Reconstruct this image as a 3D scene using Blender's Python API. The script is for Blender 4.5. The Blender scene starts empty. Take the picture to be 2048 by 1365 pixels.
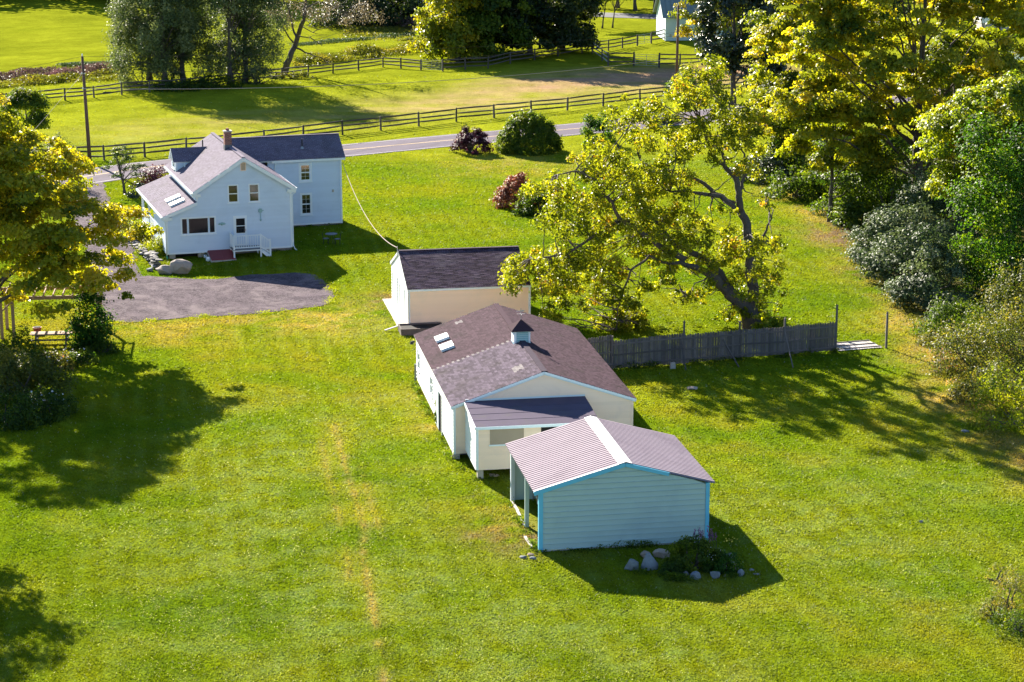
import bpy, math, random
import numpy as np
from mathutils import Vector, Matrix

random.seed(7)
RNG = np.random.default_rng(11)
scene = bpy.context.scene
COL = scene.collection

# ------------------------------------------------------------------ camera
FPX = 4270.6            # focal length in photo pixels (photo 2048 wide)
PITCH = 0.2405
CAMH = 31.0
cam_d = bpy.data.cameras.new('camera')
cam_d.sensor_width = 36.0
cam_d.lens = FPX / 2048 * 36.0
cam_d.clip_start = 1.0
cam_d.clip_end = 6000.0
cam = bpy.data.objects.new('camera', cam_d)
cam.location = (0, 0, CAMH)
cam.rotation_euler = (math.pi / 2 - PITCH, 0, 0)
COL.objects.link(cam)
scene.camera = cam

# ------------------------------------------------------------------ world, sun
SUN_EL = math.radians(26.5)
SUN_AZ = math.radians(-27.5)          # measured from +Y towards +X
world = bpy.data.worlds.new('World')
scene.world = world
world.use_nodes = True
wn = world.node_tree
wn.nodes.clear()
wo = wn.nodes.new('ShaderNodeOutputWorld')
wb = wn.nodes.new('ShaderNodeBackground')
ws = wn.nodes.new('ShaderNodeTexSky')
ws.sky_type = 'NISHITA'
ws.sun_disc = False
ws.sun_elevation = SUN_EL
ws.sun_rotation = SUN_AZ
ws.air_density = 1.0
ws.dust_density = 0.2
ws.ozone_density = 4.0
wb.inputs['Strength'].default_value = 0.058
wn.links.new(ws.outputs[0], wb.inputs[0])
wn.links.new(wb.outputs[0], wo.inputs[0])
sd = bpy.data.lights.new('sun', 'SUN')
sd.energy = 5.0
sd.angle = math.radians(0.5)
sd.color = (1.0, 0.91, 0.76)
sun = bpy.data.objects.new('sun', sd)
sdir = Vector((math.sin(SUN_AZ) * math.cos(SUN_EL), math.cos(SUN_AZ) * math.cos(SUN_EL), math.sin(SUN_EL)))
sun.rotation_euler = (-sdir).to_track_quat('-Z', 'Y').to_euler()
sun.location = (0, 0, 120)
COL.objects.link(sun)
scene.view_settings.view_transform = 'Standard'
scene.view_settings.look = 'None'
scene.view_settings.gamma = 1.0
scene.view_settings.use_curve_mapping = False
scene.view_settings.exposure = 1.95
scene.cycles.max_bounces = 6
scene.cycles.transparent_max_bounces = 8

# ------------------------------------------------------------------ terrain + photo-to-ground helper
HX, HY, HA = -23.0716, 152.2238, 0.3082
BX, BY, BA = -3.0119, 101.5801, 0.1653
SX, SY, SA = 1.1834, 87.9449, 0.1706
GX, GY, GA = -6.4952, 129.4908, 0.1787


def loc2w(o, a, x, y):
    return (o[0] + x * math.cos(a) - y * math.sin(a), o[1] + x * math.sin(a) + y * math.cos(a))


_h1 = loc2w((HX, HY), HA, -0.2, -2.2)
_b1 = loc2w((BX, BY), BA, 0.9, -2.0)
DIPS = [(_h1[0], _h1[1], 3.2, -0.26)]


def gz(x, y):
    x = np.asarray(x, float); y = np.asarray(y, float)
    z = np.zeros(np.broadcast(x, y).shape)
    for cx, cy, s, a in DIPS:
        z = z + a * np.exp(-((x - cx) ** 2 + (y - cy) ** 2) / (2 * s * s))
    far = np.clip((y - 205) / 40, 0, 1)
    z = z + far * 0.22 * (np.sin(x * 0.13 + y * 0.05) + np.sin(y * 0.17 - x * 0.06 + 1.0) * 0.8)
    edge = np.clip((x - 24) / 14, 0, 1) * np.clip((y - 70) / 30, 0, 1) * np.clip((175 - y) / 40, 0, 1)
    z = z + edge * 0.5
    return z


CP, SP = math.cos(PITCH), math.sin(PITCH)


def at(u, v, z=None):
    """ground point seen at photo pixel (u, v)"""
    a = (u - 1024) / FPX; b = -(v - 682.5) / FPX
    d = np.array([a, CP + b * SP, -SP + b * CP])
    zz = 0.0 if z is None else z
    for _ in range(12):
        t = (zz - CAMH) / d[2]
        P = np.array([0, 0, CAMH]) + d * t
        if z is not None:
            break
        zz = float(gz(P[0], P[1]))
    return Vector(P)


def hz(y, v):
    """height of a point at distance y seen at row v"""
    k = (682.5 - v) / FPX
    return CAMH + y * (k * CP - SP) / (CP + k * SP)


def vert(u, v, y):
    """point at photo pixel on the vertical plane y"""
    a = (u - 1024) / FPX; b = -(v - 682.5) / FPX
    d = np.array([a, CP + b * SP, -SP + b * CP])
    return Vector(np.array([0, 0, CAMH]) + d * (y / d[1]))


def mpp(y):
    return (y * CP + CAMH * SP) / FPX


# ------------------------------------------------------------------ materials
def new_mat(name):
    m = bpy.data.materials.new(name)
    m.use_nodes = True
    nt = m.node_tree
    nt.nodes.clear()
    out = nt.nodes.new('ShaderNodeOutputMaterial')
    return m, nt, out


def N(nt, t, **kw):
    n = nt.nodes.new(t)
    for k, v in kw.items():
        setattr(n, k, v)
    return n


def ramp(nt, stops, fac):
    r = nt.nodes.new('ShaderNodeValToRGB')
    e = r.color_ramp.elements
    while len(e) < len(stops):
        e.new(0.5)
    for i, (p, c) in enumerate(stops):
        e[i].position = p
        e[i].color = (c[0], c[1], c[2], 1)
    nt.links.new(fac, r.inputs[0])
    return r.outputs[0]


def noise(nt, scale, detail=4, rough=0.55, vec=None, dist=0.0):
    n = nt.nodes.new('ShaderNodeTexNoise')
    n.inputs['Scale'].default_value = scale
    n.inputs['Detail'].default_value = detail
    n.inputs['Roughness'].default_value = rough
    n.inputs['Distortion'].default_value = dist
    if vec is not None:
        nt.links.new(vec, n.inputs['Vector'])
    return n.outputs['Fac']


def math_n(nt, op, a, b=None, clamp=False):
    n = nt.nodes.new('ShaderNodeMath')
    n.operation = op
    n.use_clamp = clamp
    for i, q in enumerate((a, b)):
        if q is None:
            continue
        if isinstance(q, (int, float)):
            n.inputs[i].default_value = q
        else:
            nt.links.new(q, n.inputs[i])
    return n.outputs[0]


def mixc(nt, fac, a, b, blend='MIX'):
    n = nt.nodes.new('ShaderNodeMix')
    n.data_type = 'RGBA'
    n.blend_type = blend
    for s, q in ((0, fac), (6, a), (7, b)):
        if isinstance(q, (int, float)):
            n.inputs[s].default_value = q
        elif isinstance(q, tuple):
            n.inputs[s].default_value = (q[0], q[1], q[2], 1)
        else:
            nt.links.new(q, n.inputs[s])
    return n.outputs[2]


def position(nt):
    return nt.nodes.new('ShaderNodeNewGeometry').outputs['Position']


def objcoord(nt):
    return nt.nodes.new('ShaderNodeTexCoord').outputs['Object']


def surface(name, c1, c2, scale=3.0, rough=0.7, bump=0.2, bscale=None, spec=0.3, metal=0.0, tint=0.0, stain=None, stain_scale=0.7, detail=5, bdist=0.01):
    """general painted / stone / wood surface: two tones by noise, optional per-piece tint and stains"""
    m, nt, out = new_mat(name)
    p = N(nt, 'ShaderNodeBsdfPrincipled')
    vec = position(nt)
    f = noise(nt, scale, detail, 0.6, vec)
    col = mixc(nt, f, tuple(c1), tuple(c2))
    if stain:
        s = noise(nt, stain_scale, 6, 0.65, vec, 0.6)
        s = math_n(nt, 'MULTIPLY', math_n(nt, 'SUBTRACT', s, 0.52), 5.0, True)
        col = mixc(nt, s, col, tuple(stain))
    if tint:
        at_n = N(nt, 'ShaderNodeAttribute', attribute_name='tint')
        oi = N(nt, 'ShaderNodeObjectInfo')
        t = math_n(nt, 'FRACT', math_n(nt, 'ADD', at_n.outputs['Fac'], oi.outputs['Random']))
        k = math_n(nt, 'ADD', math_n(nt, 'MULTIPLY', t, 2 * tint), 1 - tint)
        cmb = N(nt, 'ShaderNodeCombineXYZ')
        for i in range(3):
            nt.links.new(k, cmb.inputs[i])
        col = mixc(nt, 1.0, col, cmb.outputs[0], 'MULTIPLY')
    nt.links.new(col, p.inputs['Base Color'])
    p.inputs['Roughness'].default_value = rough
    p.inputs['Metallic'].default_value = metal
    p.inputs['Specular IOR Level'].default_value = spec
    if bump:
        b = N(nt, 'ShaderNodeBump')
        b.inputs['Strength'].default_value = bump
        b.inputs['Distance'].default_value = bdist
        nt.links.new(noise(nt, bscale or scale * 6, 6, 0.65, vec), b.inputs['Height'])
        nt.links.new(b.outputs[0], p.inputs['Normal'])
    nt.links.new(p.outputs[0], out.inputs[0])
    return m


def leaf_mat(name, stops, trans=0.38, rough=0.5, spec=0.22, tboost=(2.2, 1.95, 0.6)):
    """leaves: colour by each leaf's own tint, diffuse + light passing through"""
    m, nt, out = new_mat(name)
    a = N(nt, 'ShaderNodeAttribute', attribute_name='tint')
    col = ramp(nt, stops, a.outputs['Fac'])
    p = N(nt, 'ShaderNodeBsdfPrincipled')
    nt.links.new(col, p.inputs['Base Color'])
    p.inputs['Roughness'].default_value = rough
    p.inputs['Specular IOR Level'].default_value = spec * .8
    t = N(nt, 'ShaderNodeBsdfTranslucent')
    tc = mixc(nt, 1.0, col, tuple(tboost), 'MULTIPLY')
    nt.links.new(tc, t.inputs['Color'])
    mx = N(nt, 'ShaderNodeMixShader')
    mx.inputs[0].default_value = trans
    nt.links.new(p.outputs[0], mx.inputs[1])
    nt.links.new(t.outputs[0], mx.inputs[2])
    nt.links.new(mx.outputs[0], out.inputs[0])
    return m


def glass_mat():
    m, nt, out = new_mat('window_glass')
    p = N(nt, 'ShaderNodeBsdfPrincipled')
    p.inputs['Base Color'].default_value = (0.018, 0.017, 0.016, 1)
    p.inputs['Roughness'].default_value = 0.06
    p.inputs['Specular IOR Level'].default_value = 0.7
    b = N(nt, 'ShaderNodeBump')
    b.inputs['Strength'].default_value = 0.05
    b.inputs['Distance'].default_value = 0.02
    nt.links.new(noise(nt, 1.2, 2, 0.5, position(nt)), b.inputs['Height'])
    nt.links.new(b.outputs[0], p.inputs['Normal'])
    nt.links.new(p.outputs[0], out.inputs[0])
    return m


M = {}
M['glass'] = glass_mat()
M['white_siding'] = surface('white_siding', (.76, .78, .79), (.82, .83, .83), 2, .55, .05, 30, tint=.025, stain=(.66, .68, .68), stain_scale=.5)
M['house_siding'] = surface('pale_blue_siding', (.56, .66, .80), (.61, .71, .84), 2, .55, .05, 30, tint=.025, stain=(.52, .62, .75), stain_scale=.5)
M['white_trim'] = surface('white_trim', (.74, .80, .85), (.80, .85, .89), 4, .5, .05, 30)
M['cream_siding'] = surface('cream_siding', (.94, .69, .50), (.95, .71, .53), 2, .6, .05, 30, tint=.03, stain=(.82, .64, .49), stain_scale=.4)
M['barn_siding'] = surface('barn_siding', (.94, .70, .54), (.95, .72, .57), 2.5, .65, .08, 30, tint=.035, stain=(.84, .63, .52), stain_scale=.6)
M['shed_panel'] = surface('shed_panel', (.36, .48, .47), (.42, .54, .52), 1.2, .45, .03, 10, tint=.03, stain=(.35, .46, .46), stain_scale=.5)
M['blue_trim'] = surface('blue_trim', (.12, .46, .66), (.16, .52, .72), 3, .5, .05, 30)
M['metal_roof'] = surface('metal_roof', (.27, .225, .26), (.32, .265, .305), 1.3, .75, 0, 12, spec=.08, tint=.03, stain=(.24, .195, .23), stain_scale=.6)
M['white_metal'] = surface('white_metal', (.80, .80, .80), (.86, .86, .86), 2, .4, .02, 12, spec=.5)
M['galv'] = surface('galvanized_steel', (.30, .31, .32), (.42, .43, .44), 8, .4, .05, 30, metal=.6)
M['house_shingle'] = surface('house_shingle', (.128, .110, .148), (.182, .160, .208), 9, .85, .4, 60, tint=.16, stain=(.12, .108, .13), stain_scale=.8, spec=.04)
M['barn_shingle'] = surface('barn_shingle', (.050, .030, .040), (.080, .050, .064), 7, .9, .5, 60, tint=.25, stain=(.042, .031, .034), stain_scale=.6, spec=.04)
M['grey_shingle'] = surface('grey_shingle', (.070, .054, .074), (.118, .096, .126), 7, .9, .5, 60, tint=.34, stain=(.06, .05, .055), stain_scale=.6, spec=.04)
M['garage_shingle'] = surface('garage_shingle', (.050, .034, .052), (.082, .060, .088), 3, .85, .5, 60, tint=.42, stain=(.12, .10, .12), stain_scale=.55, spec=.04)
M['pale_shingle'] = surface('pale_shingle', (.17, .155, .16), (.22, .20, .205), 7, .9, .3, 60, tint=.15, spec=.04)
M['roll_roof'] = surface('roll_roofing', (.088, .074, .105), (.125, .105, .145), 1.6, .85, .3, 60, stain=(.11, .10, .11), stain_scale=.9, spec=.04)
M['tan_panel'] = surface('tan_board', (.36, .27, .20), (.44, .34, .26), 2, .7, .1, 30)
M['dark_void'] = surface('dark_interior', (.012, .011, .012), (.02, .018, .02), 2, .9, 0)
M['concrete'] = surface('concrete', (.38, .34, .30), (.50, .45, .40), 2.5, .9, .4, 20, stain=(.30, .26, .22))
M['foundation'] = surface('foundation_stone', (.20, .17, .155), (.32, .28, .26), 2.5, .9, .5, 12, stain=(.16, .13, .12))
M['brick'] = surface('chimney_brick', (.22, .085, .06), (.34, .15, .11), 11, .9, .4, 40, tint=.3)
M['mortar'] = surface('mortar', (.34, .31, .29), (.44, .40, .38), 12, .95, .3, 40)
M['lead'] = surface('lead_flashing', (.10, .11, .13), (.16, .17, .20), 6, .5, .1, 30)
M['red_metal'] = surface('red_painted_steel', (.19, .025, .03), (.25, .04, .045), 3, .45, .05, 20)
M['grey_deck'] = surface('grey_decking', (.20, .21, .23), (.28, .29, .31), 3, .7, .2, 20)
M['old_wood'] = surface('weathered_wood', (.085, .070, .068), (.16, .135, .13), 5, .9, .5, 25, tint=.28, stain=(.11, .10, .10))
M['pale_wood'] = surface('bleached_and_sunlit_wood', (.40, .36, .35), (.56, .52, .50), 5, .85, .4, 25, tint=.15)  # bleached planks and pickets; also painted sunlight on two corral rail panels
M['rail_wood'] = surface('split_rail_wood', (.065, .052, .046), (.115, .094, .085), 5, .9, .5, 25, tint=.3)
M['pergola_wood'] = surface('cedar_wood', (.27, .17, .125), (.38, .26, .20), 4, .85, .4, 25, tint=.2)
M['pole_wood'] = surface('creosoted_pole', (.11, .06, .045), (.17, .10, .08), 3, .9, .5, 20)
M['bark'] = surface('bark', (.055, .045, .04), (.13, .11, .10), 4, .95, .9, 14, bdist=.05)
M['pale_bark'] = surface('pale_bark', (.10, .09, .08), (.20, .185, .17), 4, .95, .9, 14, bdist=.04)
M['rock'] = surface('grey_rock', (.09, .11, .13), (.27, .30, .33), 4.0, .9, .9, 8, bdist=.05, tint=.15, stain=(.20, .17, .16), stain_scale=1.5)
M['tan_rock'] = surface('tan_rock', (.30, .22, .17), (.48, .38, .31), 2.5, .9, .9, 8, bdist=.05, tint=.15)
M['boulder'] = surface('boulder_rock', (.26, .215, .185), (.46, .39, .34), 1.4, .9, .9, 5, bdist=.08, stain=(.20, .16, .14), stain_scale=1.1)
M['slate'] = surface('field_stone', (.13, .12, .12), (.34, .32, .31), 3, .85, .6, 10, tint=.35)
M['black_metal'] = surface('black_iron', (.02, .02, .022), (.04, .04, .042), 6, .5, .05, 30)
M['cable'] = surface('pale_cable', (.34, .28, .25), (.40, .34, .30), 5, .8, 0, spec=.05)
M['wire'] = surface('dark_wire', (.05, .045, .04), (.07, .06, .055), 5, .8, 0, spec=.0)
M['teal_paint'] = surface('verdigris_paint', (.22, .40, .42), (.36, .54, .56), 20, .5, .1, 40)
M['green_pipe'] = surface('green_pipe', (.05, .30, .20), (.08, .36, .26), 6, .5, 0)
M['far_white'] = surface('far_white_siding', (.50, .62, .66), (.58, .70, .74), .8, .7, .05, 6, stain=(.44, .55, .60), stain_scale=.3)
M['green_tin'] = surface('green_tin_roof', (.16, .20, .19), (.24, .29, .27), 1.2, .5, .05, 12, tint=.1)
M['car_paint'] = surface('white_car_paint', (.62, .64, .66), (.68, .70, .72), 2, .2, 0, spec=.6)
M['rubber'] = surface('black_rubber', (.015, .015, .016), (.03, .03, .03), 10, .8, .1, 40)
M['terracotta'] = surface('red_pot', (.32, .06, .05), (.40, .09, .07), 8, .6, .1, 30)
M['flower_white'] = leaf_mat('white_petals', [(0, (.60, .62, .66)), (1, (.85, .86, .88))], .3, tboost=(1, 1, 1))
M['flower_pink'] = leaf_mat('pink_petals', [(0, (.42, .10, .26)), (1, (.68, .30, .48))], .3, tboost=(1, 1, 1))
M['flower_purple'] = leaf_mat('purple_petals', [(0, (.16, .06, .22)), (1, (.42, .12, .30))], .3, tboost=(1, 1, 1))
M['flower_yellow'] = leaf_mat('yellow_petals', [(0, (.60, .42, .05)), (1, (.8, .65, .12))], .3, tboost=(1, 1, 1))

L = {}
L['maple'] = leaf_mat('maple_leaves', [(0, (.040, .075, .008)), (.40, (.115, .160, .011)), (.78, (.22, .235, .013)), (1, (.36, .30, .02))], .55, .42, .34)
L['maple_gold'] = leaf_mat('turning_maple_leaves', [(0, (.048, .085, .008)), (.35, (.140, .185, .012)), (.72, (.265, .275, .016)), (1, (.40, .335, .026))], .56, .42, .34)
L['boxelder'] = leaf_mat('boxelder_leaves', [(0, (.045, .078, .008)), (.5, (.150, .190, .013)), (.9, (.26, .265, .018)), (.985, (.34, .25, .03)), (1, (.38, .20, .035))], .55, .42, .34)
L['locust'] = leaf_mat('lime_leaves', [(0, (.05, .10, .010)), (.5, (.165, .23, .015)), (1, (.29, .31, .02))], .55, .42, .34)
L['dark'] = leaf_mat('dark_glossy_leaves', [(0, (.008, .020, .012)), (.6, (.022, .042, .022)), (1, (.06, .085, .035))], .2, .3, .6)
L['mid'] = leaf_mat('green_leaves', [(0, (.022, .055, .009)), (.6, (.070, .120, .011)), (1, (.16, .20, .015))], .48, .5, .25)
L['ivy'] = leaf_mat('ivy_leaves', [(0, (.014, .055, .008)), (.6, (.045, .115, .010)), (1, (.14, .21, .012))], .45, .55, .2)
L['silver'] = leaf_mat('silvery_leaves', [(0, (.034, .060, .026)), (.6, (.080, .118, .055)), (1, (.18, .215, .125))], .3, .55, .25, (1.3, 1.3, .8))
L['willow'] = leaf_mat('willow_leaves', [(0, (.034, .062, .024)), (.6, (.115, .155, .065)), (1, (.23, .26, .13))], .42, .55, .22, (1.5, 1.45, .7))
L['willow_dry'] = leaf_mat('sparse_willow_leaves', [(0, (.09, .075, .05)), (.6, (.17, .14, .095)), (1, (.26, .22, .16))], .3, .5, .4, (1.3, 1.2, .9))
L['burgundy'] = leaf_mat('burgundy_leaves', [(0, (.024, .008, .016)), (.6, (.060, .020, .034)), (1, (.12, .045, .06))], .3, tboost=(1.5, .9, .9))
L['hydrangea'] = leaf_mat('hydrangea_blooms', [(0, (.17, .06, .03)), (.6, (.31, .105, .06)), (1, (.42, .18, .12))], .3, tboost=(1.3, 1, .9))
L['weeds'] = leaf_mat('meadow_weeds', [(0, (.040, .065, .015)), (.5, (.11, .13, .022)), (.85, (.21, .19, .045)), (1, (.24, .13, .12))], .4)
L['purple_weeds'] = leaf_mat('purple_weeds', [(0, (.05, .05, .03)), (.5, (.12, .085, .065)), (1, (.22, .12, .14))], .3, tboost=(1.2, 1, 1))
L['straw'] = leaf_mat('straw_weeds', [(0, (.055, .075, .018)), (.5, (.135, .145, .034)), (1, (.28, .24, .085))], .4)
L['bright'] = leaf_mat('bright_day_lily_leaves', [(0, (.10, .15, .01)), (.6, (.20, .25, .012)), (1, (.30, .32, .025))], .45)
L['forest'] = leaf_mat('forest_leaves', [(0, (.008, .020, .010)), (.6, (.026, .048, .014)), (1, (.07, .090, .018))], .3)
L['pine'] = leaf_mat('pine_needles', [(0, (.016, .042, .010)), (.6, (.045, .085, .016)), (1, (.10, .145, .022))], .3)


# ------------------------------------------------------------------ mesh helpers
def link(o, parent=None):
    COL.objects.link(o)
    if parent is not None:
        o.parent = parent
    return o


def tag(o, label=None, cat=None, group=None, kind=None):
    if label: o['label'] = label
    if cat: o['category'] = cat
    if group: o['group'] = group
    if kind: o['kind'] = kind
    return o


def thing(name, label, cat, loc=(0, 0, 0), rz=0.0, group=None):
    o = bpy.data.objects.new(name, None)
    o.empty_display_size = 0.5
    o.location = loc
    o.rotation_euler = (0, 0, rz)
    link(o)
    return tag(o, label, cat, group)


class MB:
    def __init__(self):
        self.v = []; self.f = []; self.t = []

    def add(self, vs, fs, t=None):
        b = len(self.v)
        self.v.extend([tuple(p) for p in vs])
        t = random.random() if t is None else t
        for f in fs:
            self.f.append(tuple(b + i for i in f)); self.t.append(t)
        return self

    def box(self, x0, x1, y0, y1, z0, z1, t=None):
        vs = [(x0, y0, z0), (x1, y0, z0), (x1, y1, z0), (x0, y1, z0), (x0, y0, z1), (x1, y0, z1), (x1, y1, z1), (x0, y1, z1)]
        return self.add(vs, [(3, 2, 1, 0), (4, 5, 6, 7), (0, 1, 5, 4), (1, 2, 6, 5), (2, 3, 7, 6), (3, 0, 4, 7)], t)

    def hexa(self, b4, t4, t=None):
        return self.add(list(b4) + list(t4), [(3, 2, 1, 0), (4, 5, 6, 7), (0, 1, 5, 4), (1, 2, 6, 5), (2, 3, 7, 6), (3, 0, 4, 7)], t)

    def beam(self, p, q, w, h, t=None, up=(0, 0, 1)):
        p = Vector(p); q = Vector(q)
        d = (q - p).normalized(); u = Vector(up)
        s = d.cross(u)
        if s.length < 1e-4:
            s = d.cross(Vector((1, 0, 0)))
        s.normalize(); u = s.cross(d).normalized()
        s *= w / 2; u *= h / 2
        return self.hexa([p - s - u, p + s - u, q + s - u, q - s - u], [p - s + u, p + s + u, q + s + u, q - s + u], t)

    def prism(self, poly, ext, t=None):
        n = len(poly); e = Vector(ext)
        a = [Vector(p) for p in poly]; b = [p + e for p in a]
        fs = [tuple(range(n))[::-1], tuple(range(n, 2 * n))] + [(i, (i + 1) % n, n + (i + 1) % n, n + i) for i in range(n)]
        return self.add(a + b, fs, t)

    def tube(self, pts, radii, n=8, t=None, cap=True):
        pts = [Vector(p) for p in pts]
        vs = []; fs = []
        prev = None
        for i, p in enumerate(pts):
            d = (pts[min(i + 1, len(pts) - 1)] - pts[max(i - 1, 0)])
            if d.length < 1e-6: d = Vector((0, 0, 1))
            d.normalize()
            ref = prev if prev is not None else (Vector((1, 0, 0)) if abs(d.x) < .9 else Vector((0, 1, 0)))
            s = (ref - d * ref.dot(d))
            if s.length < 1e-5: s = d.orthogonal()
            s.normalize(); prev = s
            u = d.cross(s)
            r = radii[i] if hasattr(radii, '__len__') else radii
            for k in range(n):
                a = 2 * math.pi * k / n
                vs.append(p + (s * math.cos(a) + u * math.sin(a)) * r)
        for i in range(len(pts) - 1):
            for k in range(n):
                fs.append((i * n + k, i * n + (k + 1) % n, (i + 1) * n + (k + 1) % n, (i + 1) * n + k))
        if cap:
            fs.append(tuple(range(n))[::-1]); fs.append(tuple(range((len(pts) - 1) * n, len(pts) * n)))
        return self.add(vs, fs, t)

    def mesh(self, name, mat, smooth=False):
        me = bpy.data.meshes.new(name)
        me.from_pydata(self.v, [], self.f)
        if mat: me.materials.append(mat)
        a = me.attributes.new('tint', 'FLOAT', 'FACE')
        a.data.foreach_set('value', np.array(self.t, np.float32))
        if smooth:
            me.polygons.foreach_set('use_smooth', [True] * len(me.polygons))
        return me

    def build(self, name, mat, parent=None, smooth=False, kind=None):
        o = bpy.data.objects.new(name, self.mesh(name, mat, smooth))
        link(o, parent)
        if kind: o['kind'] = kind
        return o


def fast_mesh(name, verts, quads, mat, tint=None, tris=False, color=None):
    me = bpy.data.meshes.new(name)
    nv = len(verts); k = 3 if tris else 4; nf = len(quads)
    me.vertices.add(nv); me.vertices.foreach_set('co', np.ascontiguousarray(verts, np.float32).ravel())
    me.loops.add(nf * k); me.loops.foreach_set('vertex_index', np.ascontiguousarray(quads, np.int32).ravel())
    me.polygons.add(nf)
    me.polygons.foreach_set('loop_start', np.arange(0, nf * k, k, dtype=np.int32))
    try:
        me.polygons.foreach_set('loop_total', np.full(nf, k, np.int32))
    except Exception:
        pass
    if tint is not None:
        a = me.attributes.new('tint', 'FLOAT', 'POINT'); a.data.foreach_set('value', np.ascontiguousarray(tint, np.float32))
    if color is not None:
        a = me.attributes.new('col', 'FLOAT_COLOR', 'POINT'); a.data.foreach_set('color', np.ascontiguousarray(color, np.float32).ravel())
    me.materials.append(mat)
    me.update(calc_edges=True)
    return me


def unit(v):
    return v / (np.linalg.norm(v, axis=1, keepdims=True) + 1e-9)


def leaf_geo(C, Nn, size, rng, aspect=0.72, fold=0.18):
    """folded diamond leaf at every centre C facing Nn"""
    n = len(C)
    r = rng.normal(size=(n, 3))
    A = unit(np.cross(Nn, r)); B = np.cross(Nn, A)
    s = size * (0.65 + 0.7 * rng.random(n))[:, None]
    V = np.empty((n, 4, 3))
    V[:, 0] = C - A * s * .5
    V[:, 1] = C + B * s * .5 * aspect + Nn * s * fold
    V[:, 2] = C + A * s * .5 - Nn * s * fold * .6
    V[:, 3] = C - B * s * .5 * aspect + Nn * s * fold
    return V.reshape(-1, 3)


def leaf_object(name, C, Nn, tint, size, mat, parent, rng, aspect=.72, kind=None, fold=.18):
    V = leaf_geo(C, unit(Nn), size, rng, aspect, fold)
    Q = np.arange(len(V)).reshape(-1, 4)
    me = fast_mesh(name, V, Q, mat, np.repeat(np.clip(tint, 0, 1), 4))
    o = link(bpy.data.objects.new(name, me), parent)
    if kind: o['kind'] = kind
    return o


def clump_leaves(centers, radii, per, rng, flat=.45, droop=.35, up=.9, tmean=None, outward=None):
    """leaves gathered in flattened drooping sprays"""
    n = len(centers)
    cnt = np.maximum(6, (per * (radii / radii.mean()) ** 2).astype(int))
    idx = np.repeat(np.arange(n), cnt)
    m = len(idx)
    d = unit(rng.normal(size=(m, 3)))
    rr = rng.random(m) ** .45
    P = d * rr[:, None]
    rad = np.hypot(P[:, 0], P[:, 1])
    P[:, 2] = P[:, 2] * flat - droop * rad ** 2
    # uneven lobes
    ang = np.arctan2(P[:, 1], P[:, 0])
    ph = rng.random(n) * 6.28
    lob = 1 + .28 * np.sin(3 * ang + ph[idx]) + .16 * np.sin(7 * ang + 2 * ph[idx])
    P[:, :2] *= lob[:, None]
    C = centers[idx] + P * radii[idx][:, None]
    Nn = np.zeros((m, 3)); Nn[:, 2] = up
    Nn += .55 * d * [1, 1, .5] + .42 * rng.normal(size=(m, 3))
    if outward is not None:
        Nn += .5 * outward[idx]
    base = (tmean[idx] if tmean is not None else .5)
    tint = base + .30 * (rng.random(m) - .5) + .10 * rng.normal(size=m)
    return C, Nn, tint


def crown_clumps(ells, n, rng, rmin, rmax, shell=.5, holes=.0):
    """clump centres spread through a union of ellipsoids, more of them near the outside"""
    vol = np.array([e[3] * e[4] * e[5] for e in ells]) ** .8
    pick = rng.choice(len(ells), n, p=vol / vol.sum())
    E = np.array(ells)[pick]
    d = unit(rng.normal(size=(n, 3)))
    d[:, 2] = np.where(d[:, 2] < -.55, -d[:, 2], d[:, 2])
    r = shell + (1 - shell) * rng.random(n) ** .6
    C = E[:, :3] + d * r[:, None] * E[:, 3:6]
    R = rmin + (rmax - rmin) * rng.random(n)
    out = unit(d / E[:, 3:6])
    return C, R, out


def wob(p, q, n, amp, rng):
    p = np.array(p, float); q = np.array(q, float)
    t = np.linspace(0, 1, n)[:, None]
    w = rng.normal(size=(n, 3)) * amp * np.sin(np.pi * t)
    return p + (q - p) * t + w


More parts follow.
